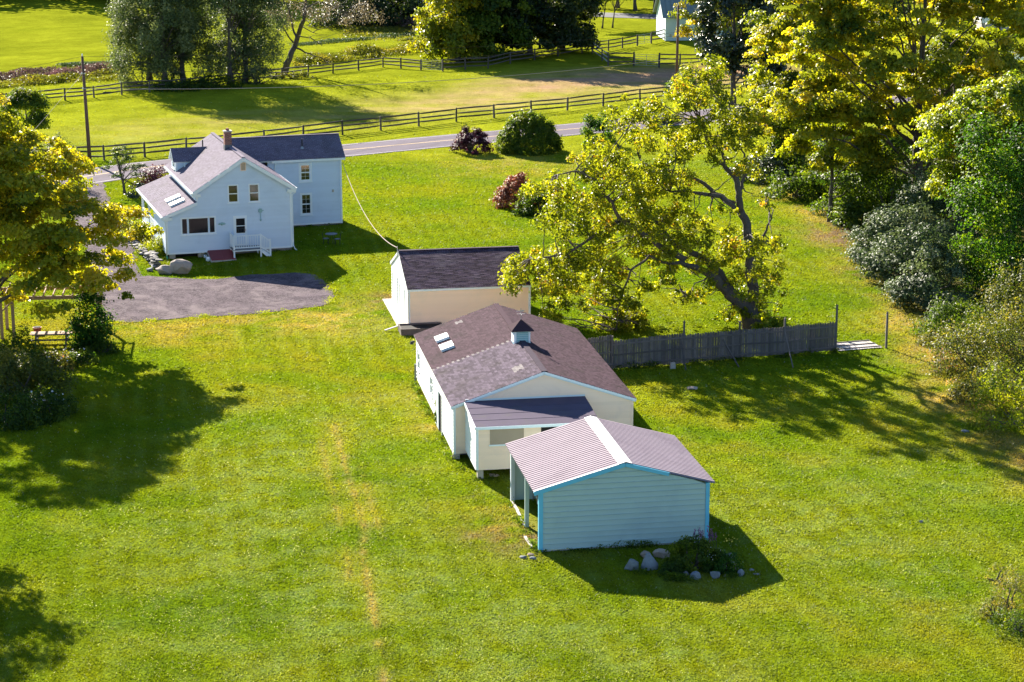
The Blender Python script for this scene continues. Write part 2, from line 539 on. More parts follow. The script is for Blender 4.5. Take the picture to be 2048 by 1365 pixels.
def tree(name, label, base, h, ells, nclump, rr, per, leaf, mat, trunk_r, seed, group=None, cat='tree', bark='bark',
         bend=(0, 0), nlimb=9, tm=(.5, .2), flat=.45, aspect=.72, shell=.7, up=.4, droop=.35, trunk_top=.75, smallbase=None, updef=None):
    rng = np.random.default_rng(seed)
    bx, by = base[0], base[1]
    root = thing(name, label, cat, (bx, by, float(gz(bx, by)) - .05), 0, group)
    C, R, out = crown_clumps(ells, nclump, rng, rr[0], rr[1], shell)
    C[:, 2] = np.maximum(C[:, 2], .6)
    tmean = tm[0] + tm[1] * rng.normal(size=nclump)
    P, Nn, tint = clump_leaves(C, R, per, rng, flat, droop, up, tmean, out)
    P[:, 2] = np.maximum(P[:, 2], .12)
    leaf_object('crown', P, Nn, tint, leaf, mat, root, rng, aspect)
    # trunk with limbs
    mb = MB()
    ht = h * trunk_top
    npt = 9
    tp = [(bend[0] * (k / (npt - 1)) ** 1.4 + rng.normal() * .06 * trunk_r * 3, bend[1] * (k / (npt - 1)) ** 1.4 + rng.normal() * .06 * trunk_r * 3, ht * k / (npt - 1)) for k in range(npt)]
    tr = [trunk_r * (1.35 if k == 0 else 1.0) * (1 - .8 * k / (npt - 1)) for k in range(npt)]
    mb.tube(tp, tr, 9)
    order = rng.permutation(nclump)[:nlimb]
    for k in order:
        f = np.clip(C[k, 2] / h * .75 - .08, .18, .8)
        j = f * (npt - 1)
        i0 = int(j); a = np.array(tp[i0]) + (np.array(tp[min(i0 + 1, npt - 1)]) - np.array(tp[i0])) * (j - i0)
        pts = wob(a, C[k], 6, .05 * h * .35, rng)
        pts[1:-1, 2] += .04 * h * np.sin(np.linspace(0, np.pi, 6))[1:-1] * .4
        r0 = max(.04, trunk_r * (1 - .8 * f) * .36)
        mb.tube(pts, np.linspace(r0, r0 * .18, 6), 6)
        for _ in range(2):
            i = rng.integers(2, 5)
            q = pts[i] + rng.normal(size=3) * [1.2, 1.2, .7] * R[k]
            mb.tube(wob(pts[i], q, 4, .1, rng), np.linspace(r0 * .35, r0 * .1, 4), 5)
    mb.build('trunk', M[bark], root, True)
    return root


def shrub(name, label, base, rx, ry, rz, n, leaf, mat, seed, group=None, cat='shrub', nclump=26, rr=(.28, .5), tm=(.5, .18), cz=.5, flat=.7, up=.5, stems=6, aspect=.72, zoff=0.0, lump=1.0):
    """a bush: clumps over a dome, with stems inside"""
    rx *= 1.15; ry *= 1.15; rz *= 1.18
    rng = np.random.default_rng(seed)
    root = thing(name, label, cat, (base[0], base[1], float(gz(base[0], base[1])) - .03 + zoff), 0, group)
    d = unit(rng.normal(size=(nclump, 3)))
    if cz < .7:
        d[:, 2] = np.abs(d[:, 2]) - .18
    r = (.62 + .38 * rng.random(nclump)) if lump == 1.0 else (1 - .38 * rng.random(nclump) * lump) * .95
    C = d * r[:, None] * [rx, ry, rz * (1 - cz * .5)]
    C[:, 2] += rz * cz * .5
    if cz < .7:
        C[:, 2] = np.abs(d[:, 2] + .1) * r * rz * .9 + .08 * rz
    s = min(rx, ry, rz)
    R = s * (rr[0] + (rr[1] - rr[0]) * rng.random(nclump))
    tmean = tm[0] + tm[1] * rng.normal(size=nclump)
    P, Nn, tint = clump_leaves(C, R, max(8, n // nclump), rng, flat, .25, up, tmean, d)
    P[:, 2] = np.maximum(P[:, 2], .03 + .1 * rng.random(len(P)))
    leaf_object('foliage', P, Nn, tint, leaf, mat, root, rng, aspect)
    if stems:
        mb = MB()
        for k in range(stems):
            c = C[rng.integers(nclump)]
            mb.tube(wob((rng.normal() * rx * .12, rng.normal() * ry * .12, 0), c, 4, .04 * rz, rng), np.linspace(.04 + .02 * s, .012, 4), 5)
        mb.build('stem', M['bark'], root, True)
    return root


# ------------------------------------------------------------------ ground colour zones (real colour of the ground cover)
def seg_dist(x, y, pts):
    d = np.full(x.shape, 1e9)
    for (ax, ay), (bx, by) in zip(pts[:-1], pts[1:]):
        dx, dy = bx - ax, by - ay
        t = np.clip(((x - ax) * dx + (y - ay) * dy) / (dx * dx + dy * dy + 1e-9), 0, 1)
        d = np.minimum(d, np.hypot(x - ax - t * dx, y - ay - t * dy))
    return d


def in_poly(x, y, poly):
    r = np.zeros(x.shape, bool)
    n = len(poly)
    for i in range(n):
        x1, y1 = poly[i]; x2, y2 = poly[(i + 1) % n]
        c = ((y1 > y) != (y2 > y)) & (x < (x2 - x1) * (y - y1) / (y2 - y1 + 1e-12) + x1)
        r ^= c
    return r


def gl(pxs):
    return [tuple(at(u, v)[:2]) for u, v in pxs]


_ph = RNG.random((40, 4))


def vnoise(x, y, scale, k=0):
    """cheap smooth noise from a sum of sines"""
    s = np.zeros(np.shape(x))
    for i in range(7):
        a = _ph[(i + 7 * k) % 40]
        th = a[0] * 6.283; w = (0.6 + 1.1 * a[1]) / scale * 3.0
        s = s + np.sin((x * math.cos(th) + y * math.sin(th)) * w + a[2] * 6.283 + 1.3 * np.sin((x * math.sin(th) - y * math.cos(th)) * w * .7 + a[3] * 6.28))
    return s / 7 * 1.6


TRACKS = [gl([(668, 850), (690, 930), (712, 1000), (730, 1060), (726, 1115), (738, 1180), (752, 1250), (768, 1365)]),
          gl([(640, 880), (670, 1010), (690, 1080), (700, 1160)]),
          gl([(720, 930), (745, 1020), (770, 1090)])]
DRYSTRIP = gl([(330, 262), (560, 236), (800, 216), (1100, 178), (1400, 148)])
DRYSTRIP2 = gl([(800, 178), (1100, 166), (1340, 150), (1500, 140)])
EDGE = gl([(1560, 380), (1650, 430), (1700, 480), (1740, 540), (1800, 600), (1850, 660), (1895, 730), (1940, 810), (2000, 890), (2100, 960)])
BARE = [(at(1030, 1075), 1.5, .8), (at(1000, 1050), 1.0, .5), (at(790, 600), 1.6, .8), (at(640, 640), 3.0, .6), (at(330, 640), 4.0, .45), (at(1700, 480), 2.0, 1.0),
        (at(1760, 545), 1.6, .9), (at(1690, 460), 2.2, 1.0), (at(1840, 650), 2.0, .6), (at(915, 850), 1.5, .6), (at(860, 800), 1.2, .4), (at(1850, 720), 1.6, .5), (at(1930, 800), 2.2, .6),
        (at(1545, 820), .8, .2), (at(1020, 330), 5, .35), (at(980, 1010), 1.2, .35), (at(1330, 890), 1.2, .4)]
CLOVER = [(at(600, 840), 4.0), (at(560, 930), 4.5), (at(620, 1000), 4), (at(830, 800), 1.6), (at(560, 1100), 4), (at(500, 1250), 5), (at(800, 1200), 4), (at(760, 660), 2.5), (at(1500, 1040), 4),
          (at(1800, 960), 4), (at(1800, 1150), 5), (at(1000, 1300), 5), (at(660, 1180), 3), (at(330, 1050), 3), (at(1250, 1330), 4), (at(1300, 330), 5), (at(150, 300), 6)]


def ground_color(x, y):
    x = np.asarray(x, float); y = np.asarray(y, float)
    n1 = vnoise(x, y, 9, 0); n2 = vnoise(x, y, 3.2, 1); n3 = vnoise(x, y, 1.1, 2); n4 = vnoise(x, y, 28, 3)
    green = np.array([.118, .182, .0075]); yellow = np.array([.212, .216, .011]); deep = np.array([.066, .130, .0070])
    tan = np.array([.36, .27, .085]); pinkt = np.array([.36, .245, .135]); clover = np.array([.17, .235, .065]); dirt = np.array([.20, .14, .09])
    def mix(a, b, w):
        return a + (b - a) * np.clip(w, 0, 1)[..., None]
    c = np.broadcast_to(green, x.shape + (3,)).copy()
    c = mix(c, yellow, (.30 + .30 * n1 + .26 * n2 + .18 * n4))
    c = mix(c, deep, -.25 - .5 * n1 + .35 * n3 - .2 * n4)
    # mower passes running up the yard, and broad worn / lush areas
    sx_ = x * .985 + y * .17
    mow = np.sin(sx_ * 2 * np.pi / 1.25 + .8 * n4 + .5 * n1)
    lawn = np.clip((176 - y) / 12, 0, 1)
    c = c * (1 + lawn * (.085 * mow * (.6 + .6 * np.clip(n1 + .4, 0, 1)) + .10 * n4 + .07 * n2))[..., None]
    c = mix(c, clover, lawn * np.clip(mow - .35, 0, 1) * np.clip(n1 + .15 + .7 * n3, 0, 1) * .55)
    c = mix(c, np.array([.21, .19, .02]), lawn * np.clip(n4 * .9 + n2 * .6 - .45, 0, 1) * .8)
    # far pasture: smoother bright grass
    past = np.clip((y - 196) / 8, 0, 1)
    c = mix(c, np.array([.195, .215, .0125]) * np.where(y < 262, 1.15, 1.0)[..., None] * (1 + .16 * n1 + .12 * n2)[..., None], past * .85)
    # tan strip in the paddock
    d = seg_dist(x, y, DRYSTRIP); d2 = seg_dist(x, y, DRYSTRIP2)
    xr = np.clip((x + 30) / 40, .25, 1)
    streak = vnoise(x * .35, y * 2.2, 5, 4)
    w = np.exp(-(d / 9.0) ** 2) * (xr + .12) * (.62 + .42 * streak + .3 * n2) * (y > 190)
    c = mix(c, pinkt, w * 1.1)
    w = np.exp(-(d2 / 5.5) ** 2) * np.clip((x - -8) / 20, 0, 1) * (.75 + .4 * streak)
    c = mix(c, pinkt * [1.05, .95, 1.1], w * 1.25)
    for cl, r in CLOVER:
        w = np.exp(-((x - cl[0]) ** 2 + (y - cl[1]) ** 2) / (2 * r * r)) * (.25 + .75 * n3 + .5 * n2)
        c = mix(c, clover, w * .55)
    for k, tr in enumerate(TRACKS):
        d = seg_dist(x, y, tr)
        w = np.exp(-(d / .17) ** 2) * (.75 + .8 * n2 + .5 * n3) * (1.0 if k == 0 else .55)
        c = mix(c, np.array([.32, .245, .12]), w * 1.15)
        w = np.exp(-(d / .9) ** 2) * (.2 + .4 * n2)
        c = mix(c, yellow * 1.15, w)
    d = seg_dist(x, y, EDGE)
    w = np.exp(-(d / 2.0) ** 2) * (.55 + .5 * n2 + .5 * n3)
    c = mix(c, tan * .8, w)
    for b, r, s in BARE:
        w = np.exp(-((x - b[0]) ** 2 + (y - b[1]) ** 2) / (2 * r * r)) * s * (.8 + .9 * n3 + .5 * n2)
        c = mix(c, dirt if s > .75 else tan, w)
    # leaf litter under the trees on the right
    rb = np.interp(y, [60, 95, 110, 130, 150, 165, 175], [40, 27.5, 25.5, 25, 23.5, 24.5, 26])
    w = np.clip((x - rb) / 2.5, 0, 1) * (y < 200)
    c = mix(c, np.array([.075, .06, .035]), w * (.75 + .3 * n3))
    return np.clip(c, .004, 1)


def ground_mat(name, fine=26.0, bump=.9, dist=.08):
    m, nt, out = new_mat(name)
    p = N(nt, 'ShaderNodeBsdfPrincipled')
    a = N(nt, 'ShaderNodeAttribute', attribute_name='col')
    vec = position(nt)
    f1 = noise(nt, 2.3, 6, .7, vec); f2 = noise(nt, fine, 4, .7, vec)
    k = math_n(nt, 'ADD', math_n(nt, 'MULTIPLY', f1, .7), math_n(nt, 'ADD', math_n(nt, 'MULTIPLY', f2, 1.1), .12))
    cmb = N(nt, 'ShaderNodeCombineXYZ')
    for i in range(3):
        nt.links.new(k, cmb.inputs[i])
    col = mixc(nt, 1.0, a.outputs['Color'], cmb.outputs[0], 'MULTIPLY')
    f3 = noise(nt, .42, 7, .72, vec, .4)
    k3 = math_n(nt, 'ADD', math_n(nt, 'MULTIPLY', f3, 1.1), .47)
    cm3 = N(nt, 'ShaderNodeCombineXYZ')
    for i in range(3):
        nt.links.new(k3, cm3.inputs[i])
    col = mixc(nt, 1.0, col, cm3.outputs[0], 'MULTIPLY')
    nt.links.new(col, p.inputs['Base Color'])
    p.inputs['Roughness'].default_value = .8
    p.inputs['Specular IOR Level'].default_value = .0
    b = N(nt, 'ShaderNodeBump'); b.inputs['Strength'].default_value = bump; b.inputs['Distance'].default_value = dist
    h = math_n(nt, 'ADD', noise(nt, 9, 5, .7, vec), math_n(nt, 'MULTIPLY', noise(nt, 34, 3, .7, vec), .6))
    nt.links.new(h, b.inputs['Height'])
    nt.links.new(b.outputs[0], p.inputs['Normal'])
    nt.links.new(p.outputs[0], out.inputs[0])
    return m


M['ground'] = ground_mat('lawn_ground')
xs = np.unique(np.round(np.concatenate([[-3000, -1500, -800, -500, -350, -260], np.arange(-200, -60, 4.0), np.arange(-60, -34, 1.0), np.arange(-34, 34, .45), np.arange(34, 70, 1.0), np.arange(70, 210, 4.0), [260, 350, 500, 800, 1500, 3000]]), 3))
ys = np.unique(np.round(np.concatenate([[-600, -200, -50, 20, 40], np.arange(50, 66, 2.0), np.arange(66, 160, .5), np.arange(160, 260, 1.1), np.arange(260, 400, 2.5), [420, 450, 500, 600, 800, 1200, 2000, 4000]]), 3))
XX, YY = np.meshgrid(xs, ys)
ZZ = gz(XX, YY)
gv = np.stack([XX.ravel(), YY.ravel(), ZZ.ravel()], 1)
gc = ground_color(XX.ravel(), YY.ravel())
gc = np.concatenate([gc, np.ones((len(gc), 1))], 1)
nx, ny = len(xs), len(ys)
ii = (np.arange(ny - 1)[:, None] * nx + np.arange(nx - 1)[None, :]).ravel()
gq = np.stack([ii, ii + 1, ii + nx + 1, ii + nx], 1)
ground = link(bpy.data.objects.new('ground', fast_mesh('ground', gv, gq, M['ground'], color=gc)))
ground.data.polygons.foreach_set('use_smooth', [True] * len(gq))
tag(ground, 'wide mown lawn and pasture running from the yard to the far trees', kind='structure')


def resample(pts, step):
    out = [Vector(pts[0])]
    for a, b in zip(pts[:-1], pts[1:]):
        a = Vector(a); b = Vector(b)
        n = max(1, int((b - a).length / step))
        for k in range(1, n + 1):
            out.append(a + (b - a) * k / n)
    return out


def smooth_line(pts, it=3):
    p = np.array([list(q)[:2] for q in pts], float)
    for _ in range(it):
        q = [p[0]]
        for a, b in zip(p[:-1], p[1:]):
            q.append(a * .75 + b * .25); q.append(a * .25 + b * .75)
        q.append(p[-1]); p = np.array(q)
    return [Vector((a[0], a[1])) for a in p]


def strip(name, line, offs, lift, mat, label=None, kind=None, parent=None, crown=0.0, jag=0.0):
    """a sheet of given offsets draped along a line"""
    vs = []; fs = []
    m = len(offs)
    for i, p in enumerate(line):
        d = (line[min(i + 1, len(line) - 1)] - line[max(i - 1, 0)]).normalized()
        nrm = Vector((-d.y, d.x))
        for j, o in enumerate(offs):
            oo = o + (random.uniform(-jag, jag) if j in (0, m - 1) else 0)
            q = p + nrm * oo
            vs.append((q.x, q.y, float(gz(q.x, q.y)) + lift + crown * (1 - abs(o) / max(abs(offs[0]), abs(offs[-1])))))
    for i in range(len(line) - 1):
        for j in range(m - 1):
            fs.append((i * m + j, (i + 1) * m + j, (i + 1) * m + j + 1, i * m + j + 1)[::-1])
    mb = MB().add(vs, fs, .5)
    o = mb.build(name, mat, parent, False)
    if label: o['label'] = label
    if kind: o['kind'] = kind
    return o


# ------------------------------------------------------------------ road
M['asphalt'] = surface('road_asphalt', (.120, .102, .128), (.160, .138, .170), 1.5, .9, .4, 40, stain=(.11, .095, .105), stain_scale=.35, spec=.04)
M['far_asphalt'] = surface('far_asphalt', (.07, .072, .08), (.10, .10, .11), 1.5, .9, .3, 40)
M['yellow_paint'] = surface('yellow_road_paint', (.50, .34, .16), (.62, .45, .24), 3, .8, .2, 30, stain=(.30, .24, .18), stain_scale=2)
M['white_paint'] = surface('white_road_paint', (.46, .45, .45), (.58, .57, .57), 3, .8, .2, 30, stain=(.28, .26, .26), stain_scale=2)
M['gravel'] = None
road_c = smooth_line(resample(gl([(-300, 415), (0, 378), (157, 357), (273, 339), (430, 322), (560, 312), (700, 301), (901, 282), (1127, 261), (1175, 257), (1290, 246), (1420, 232), (1600, 212), (2048, 165), (2500, 120)]), 3.0), 1)
strip('road', road_c, [-3.5, -2.4, -1.2, 0, 1.2, 2.4, 3.5], .03, M['asphalt'], 'two lane paved road crossing behind the farmhouse', 'structure', crown=.04, jag=.12)
for o_, mt in ((.11, 'yellow_paint'), (-.11, 'yellow_paint'), (3.12, 'white_paint'), (-3.12, 'white_paint')):
    strip('road_marking', road_c, [o_ - .05, o_ + .05], .036 + .04 * (1 - abs(o_) / 3.5), M[mt], None, 'structure')
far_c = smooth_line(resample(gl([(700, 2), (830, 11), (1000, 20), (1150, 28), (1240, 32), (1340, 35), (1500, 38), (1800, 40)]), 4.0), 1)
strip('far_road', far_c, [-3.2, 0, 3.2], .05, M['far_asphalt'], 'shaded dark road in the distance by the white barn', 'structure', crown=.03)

# gravel drive
m, nt, out = new_mat('drive_gravel')
p = N(nt, 'ShaderNodeBsdfPrincipled')
vec = position(nt)
vo = N(nt, 'ShaderNodeTexVoronoi'); vo.inputs['Scale'].default_value = 14
nt.links.new(vec, vo.inputs['Vector'])
sep = N(nt, 'ShaderNodeSeparateColor'); nt.links.new(vo.outputs['Color'], sep.inputs[0])
c1 = ramp(nt, [(0, (.035, .026, .033)), (.6, (.082, .063, .076)), (1, (.165, .135, .152))], sep.outputs[0])
big = noise(nt, .8, 6, .65, vec, .8)
c2 = mixc(nt, math_n(nt, 'MULTIPLY', math_n(nt, 'SUBTRACT', big, .45), 3.5, True), c1, (.15, .118, .135))
rut = noise(nt, .3, 5, .6, vec, 1.6)
c2 = mixc(nt, math_n(nt, 'MULTIPLY', math_n(nt, 'SUBTRACT', rut, .5), 5.0, True), c2, (.19, .155, .165))
rut2 = noise(nt, .5, 5, .6, vec, 2.2)
c2 = mixc(nt, math_n(nt, 'MULTIPLY', math_n(nt, 'SUBTRACT', rut2, .58), 5.0, True), c2, (.055, .045, .05))
nt.links.new(c2, p.inputs['Base Color']); p.inputs['Roughness'].default_value = .95; p.inputs['Specular IOR Level'].default_value = .05
b = N(nt, 'ShaderNodeBump'); b.inputs['Strength'].default_value = .8; b.inputs['Distance'].default_value = .05
nt.links.new(math_n(nt, 'ADD', vo.outputs['Distance'], noise(nt, 3, 5, .6, vec)), b.inputs['Height'])
nt.links.new(b.outputs[0], p.inputs['Normal']); nt.links.new(p.outputs[0], out.inputs[0])
M['gravel'] = m
DRIVE = gl([(205, 560), (250, 556), (300, 553), (345, 557), (390, 559), (440, 559), (500, 551), (560, 549), (600, 546), (628, 550), (648, 562), (664, 580), (669, 596), (662, 606), (640, 614),
            (590, 620), (520, 628), (450, 633), (380, 636), (320, 641), (262, 646), (218, 645), (195, 630), (190, 600)])
LANE = gl([(255, 600), (232, 560), (224, 520), (214, 480), (196, 440), (178, 405), (168, 372), (166, 352)])


def sheet(name, poly, lift, mat, label, kind='structure', step=.45, ragged=.12, parent=None):
    P = np.array(poly); lo = P.min(0); hi = P.max(0)
    # triangulated fill by rows, edge vertices jittered
    per = resample([Vector((a, b)) for a, b in poly] + [Vector(poly[0])], step)[:-1]
    import mathutils.geometry as mg
    ring = [Vector((q.x + random.uniform(-ragged, ragged), q.y + random.uniform(-ragged, ragged))) for q in per]
    gx, gy = np.meshgrid(np.arange(lo[0], hi[0], step * 2), np.arange(lo[1], hi[1], step * 2))
    gx = gx.ravel() + .01; gy = gy.ravel() + .02
    ins = in_poly(gx, gy, [(q.x, q.y) for q in ring])
    rp = np.array([(q.x, q.y) for q in ring])
    pts = [Vector((a, b_)) for a, b_ in zip(gx[ins], gy[ins]) if np.min(np.hypot(rp[:, 0] - a, rp[:, 1] - b_)) > step * .5]
    n = len(ring)
    vv, ee, ff, _, _, _ = mg.delaunay_2d_cdt(ring + pts, [(i, (i + 1) % n) for i in range(n)], [], 1, 1e-4)
    mb = MB()
    mb.add([(q.x, q.y, float(gz(q.x, q.y)) + lift) for q in vv], [tuple(f) for f in ff], .5)
    o = mb.build(name, mat, parent)
    me = o.data
    if me.polygons and me.polygons[0].normal.z < 0:
        me.flip_normals()
    return tag(o, label, kind=kind)


sheet('driveway', DRIVE, .034, M['gravel'], 'dark gravel parking area in front of the farmhouse')
strip('drive_lane', smooth_line(resample(LANE, 2), 1), [-1.7, -.6, .6, 1.7], .026, M['gravel'], 'gravel lane leading from the road to the parking area', 'structure', jag=.2)


# ------------------------------------------------------------------ building helpers
def clap_wall(parent, O, U, Nn, poly, openings, course, mat, back=None, thick=.12, join=False, proud=.04, board='clapboard', z_start=None, gapshade=None):
    O = Vector(O); U = Vector(U); Nn = Vector(Nn); Z = Vector((0, 0, 1))
    P3 = lambda u, z, n=0.0: O + U * u + Z * z + Nn * n
    w = MB().prism([P3(u, z, -.002) for u, z in poly], -Nn * thick, .5)
    o = w.build('wall', back or mat, parent)
    zs = [z for u, z in poly]
    z0 = min(zs) if z_start is None else z_start
    zmax = max(zs)

    def span(z):
        xs_ = []
        n = len(poly)
        for i in range(n):
            (u1, a), (u2, b_) = poly[i], poly[(i + 1) % n]
            if (a <= z <= b_) or (b_ <= z <= a):
                if abs(b_ - a) < 1e-9:
                    xs_ += [u1, u2]
                else:
                    xs_.append(u1 + (u2 - u1) * (z - a) / (b_ - a))
        return (min(xs_), max(xs_)) if xs_ else None
    mbj = MB()
    z = z0
    while z < zmax - .02:
        z1 = min(z + course, zmax - .005)
        a = span(z + .002); b_ = span(z1 - .002)
        if a and b_:
            segs = [(a[0], a[1], b_[0], b_[1])]
            for (ua, ub, za, zb) in openings:
                if min(zb, z1) - max(za, z) > .25 * (z1 - z):
                    ns = []
                    for s in segs:
                        if ub <= max(s[0], s[2]) or ua >= min(s[1], s[3]):
                            ns.append(s); continue
                        if ua > s[0] + .03: ns.append((s[0], ua, s[2], ua))
                        if ub < s[1] - .03: ns.append((ub, s[1], ub, s[3]))
                    segs = ns
            for s in segs:
                mb = mbj if join else MB()
                t0 = proud; t1 = .004
                vs = [P3(s[0], z, 0), P3(s[1], z, 0), P3(s[3], z1 + .012, 0), P3(s[2], z1 + .012, 0),
                      P3(s[0], z, t0), P3(s[1], z, t0), P3(s[3], z1 + .012, t1), P3(s[2], z1 + .012, t1)]
                mb.add(vs, [(4, 5, 6, 7), (0, 1, 5, 4), (1, 2, 6, 5), (3, 0, 4, 7), (2, 3, 7, 6)])
                if not join:
                    mb.build(board, mat, parent)
        z = z1
    if join and mbj.f:
        mbj.build('siding', mat, parent, kind='stuff')
    return o


def window(parent, O, U, Nn, u0, u1, z0, z1, panes=((0, 1, 0, .5), (0, 1, .5, 1)), frame=.11, mat='white_trim', muntin=0, lift=.03, sash=.045, sill=True, name='window', glass='glass'):
    """casing (the part), with sill, sashes and panes as sub-parts; panes = fractions of the inner rectangle"""
    O = Vector(O); U = Vector(U); Nn = Vector(Nn); Z = Vector((0, 0, 1))
    P3 = lambda u, z, n=0.0: O + U * u + Z * z + Nn * n

    def slab(mb, a, b_, c, d, n0, n1):
        mb.hexa([P3(a, c, n0), P3(b_, c, n0), P3(b_, d, n0), P3(a, d, n0)], [P3(a, c, n1), P3(b_, c, n1), P3(b_, d, n1), P3(a, d, n1)], .5)
    mb = MB(); dpt = lift + .03
    slab(mb, u0, u0 + frame, z0, z1, 0, dpt); slab(mb, u1 - frame, u1, z0, z1, 0, dpt)
    slab(mb, u0 + frame, u1 - frame, z1 - frame, z1, 0, dpt - .002); slab(mb, u0 + frame, u1 - frame, z0, z0 + frame * .8, 0, dpt - .002)
    root = mb.build(name, M[mat], parent)
    iu0, iu1, iz0, iz1 = u0 + frame, u1 - frame, z0 + frame * .8, z1 - frame
    if sill:
        mb = MB(); slab(mb, u0 - .05, u1 + .05, z0 - .05, z0 - .001, 0, dpt + .05)
        mb.build('sill', M[mat], root)
    for k, (a, b_, c, d) in enumerate(panes):
        x0 = iu0 + (iu1 - iu0) * a; x1 = iu0 + (iu1 - iu0) * b_; y0 = iz0 + (iz1 - iz0) * c; y1 = iz0 + (iz1 - iz0) * d
        off = .004 + .012 * (k % 2)
        if sash:
            mb = MB()
            slab(mb, x0, x0 + sash, y0, y1, 0, off + .025); slab(mb, x1 - sash, x1, y0, y1, 0, off + .025)
            slab(mb, x0 + sash, x1 - sash, y1 - sash, y1, 0, off + .024); slab(mb, x0 + sash, x1 - sash, y0, y0 + sash, 0, off + .024)
            if muntin:
                for q in range(1, muntin):
                    xm = x0 + (x1 - x0) * q / muntin
                    slab(mb, xm - .006, xm + .006, y0 + sash, y1 - sash, 0, off + .016)
                ym = (y0 + y1) / 2
                slab(mb, x0 + sash, x1 - sash, ym - .006, ym + .006, 0, off + .015)
            mb.build('sash', M[mat], root)
        mb = MB(); slab(mb, x0 + sash - .004, x1 - sash + .004, y0 + sash - .004, y1 - sash + .004, -.02, off + .004)
        mb.build('pane', M[glass], root)
    return root


def shingle_roof(parent, P0, U, S, length, slope_len, mat, course=.14, tab=.30, thick=.12, part='roof', individuals=0, tab_t=.016, edge=None, mats=None, key=None, skip=None):
    """roof slab with lapped shingle tabs; P0 lower corner of the top surface, U along eave, S up the slope"""
    P0 = Vector(P0); U = Vector(U).normalized(); S = Vector(S).normalized(); Nn = U.cross(S).normalized()
    if Nn.z < 0: Nn = -Nn
    P3 = lambda u, s, n=0.0: P0 + U * u + S * s + Nn * n
    sl = MB().prism([P3(0, 0, -.01), P3(length, 0, -.01), P3(length, slope_len, -.01), P3(0, slope_len, -.01)], -Nn * thick, .5)
    roof = sl.build(part, edge or mat, parent)
    nco = int(math.ceil(slope_len / course))
    tabs = []
    for i in range(nco):
        s0 = i * course; s1 = min(s0 + course * 1.12, slope_len)
        off = (i % 2) * tab * .5 + random.uniform(-.04, .04)
        u = -off
        while u < length:
            a, b_ = max(u + .004, 0), min(u + tab - .004, length)
            if b_ - a > .03:
                tabs.append((a, b_, s0, s1))
            u += tab
    if skip:
        tabs = [q for q in tabs if not skip(.5 * (q[0] + q[1]), q[2])]
    if individuals:
        tabs.sort(key=key or (lambda q: q[2]))
    joined = {}
    for k, (a, b_, s0, s1) in enumerate(tabs):
        mt = mat if mats is None else mats(.5 * (a + b_), s0)
        mb = MB() if k < individuals else joined.setdefault(mt.name, (MB(), mt))[0]
        t = tab_t * random.uniform(.7, 1.25); n1 = .002
        vs = [P3(a, s0, -.008), P3(b_, s0, -.008), P3(a, s0, t), P3(b_, s0, t), P3(b_, s1, n1), P3(a, s1, n1)]
        mb.add(vs, [(2, 3, 4, 5), (0, 1, 3, 2), (0, 2, 5), (1, 4, 3)])
        if k < individuals:
            mb.build('shingle', mt, roof)
    for mb, mt in joined.values():
        mb.build('shingles', mt, roof, kind='stuff')
    return roof


def skylight(parent, P0, U, S, u0, u1, s0, s1, hh=.14, frame='white_trim'):
    P0 = Vector(P0); U = Vector(U).normalized(); S = Vector(S).normalized(); Nn = U.cross(S).normalized()
    if Nn.z < 0: Nn = -Nn
    P3 = lambda u, s, n=0.0: P0 + U * u + S * s + Nn * n
    mb = MB()
    f = .07
    for a, b_, c, d in ((u0, u0 + f, s0, s1), (u1 - f, u1, s0, s1), (u0 + f, u1 - f, s0, s0 + f), (u0 + f, u1 - f, s1 - f, s1)):
        mb.prism([P3(a, c), P3(b_, c), P3(b_, d), P3(a, d)], Nn * hh, .5)
    o = mb.build('skylight', M[frame], parent)
    mb = MB(); mb.prism([P3(u0 + f, s0 + f), P3(u1 - f, s0 + f), P3(u1 - f, s1 - f), P3(u0 + f, s1 - f)], Nn * (hh - .03), .5)
    mb.build('pane', M['sky_glass'], o)
    return o


M['sky_glass'] = surface('skylight_dome', (.52, .56, .62), (.60, .64, .70), 2, .25, .02, 10, spec=.6)

# ------------------------------------------------------------------ farmhouse
house = thing('farmhouse', 'white two storey farmhouse with lilac grey shingle roof and brick chimney', 'house', (HX, HY, 0), HA)
X, Y, Zv = Vector((1, 0, 0)), Vector((0, 1, 0)), Vector((0, 0, 1))
WS, WT = M['house_siding'], M['white_trim']
HW, HD, HE, HR = 7.6, 13.05, 4.685, 7.085
hs = (HR - HE) / (HW / 2)
sl_ = math.hypot(HW / 2, HR - HE)
ZB = .2
LX = -1.93
lz = lambda x: 4.0 - .383 * (.35 - x)     # lean-to roof surface height
win_front = [(-.89, 1.69, 1.56, 2.85), (2.96, 3.96, .55, 2.77), (2.61, 3.41, 3.74, 5.09), (4.15, 4.95, 3.72, 5.08), (3.6, 4.01, 6.06, 6.66)]
wall_top = lambda x: HE + hs * min(x, HW - x) - .13
clap_wall(house, (0, .3, 0), X, -Y, [(.3, ZB), (7.3, ZB), (7.3, wall_top(7.3)), (3.8, wall_top(3.8)), (.3, wall_top(.3))], win_front, .16, WS)
clap_wall(house, (0, .3, 0), X, -Y, [(LX, ZB), (.3, ZB), (.3, lz(.3) - .12), (LX, lz(LX) - .12)], win_front, .16, WS)
clap_wall(house, (LX, 0, 0), Y, -X, [(.3, ZB), (6.3, ZB), (6.3, lz(LX) - .14), (.3, lz(LX) - .14)], [], .16, WS)
clap_wall(house, (7.3, 0, 0), Y, X, [(.42, ZB), (8.98, ZB), (8.98, wall_top(7.3)), (.42, wall_top(7.3))], [], .16, WS, join=True)
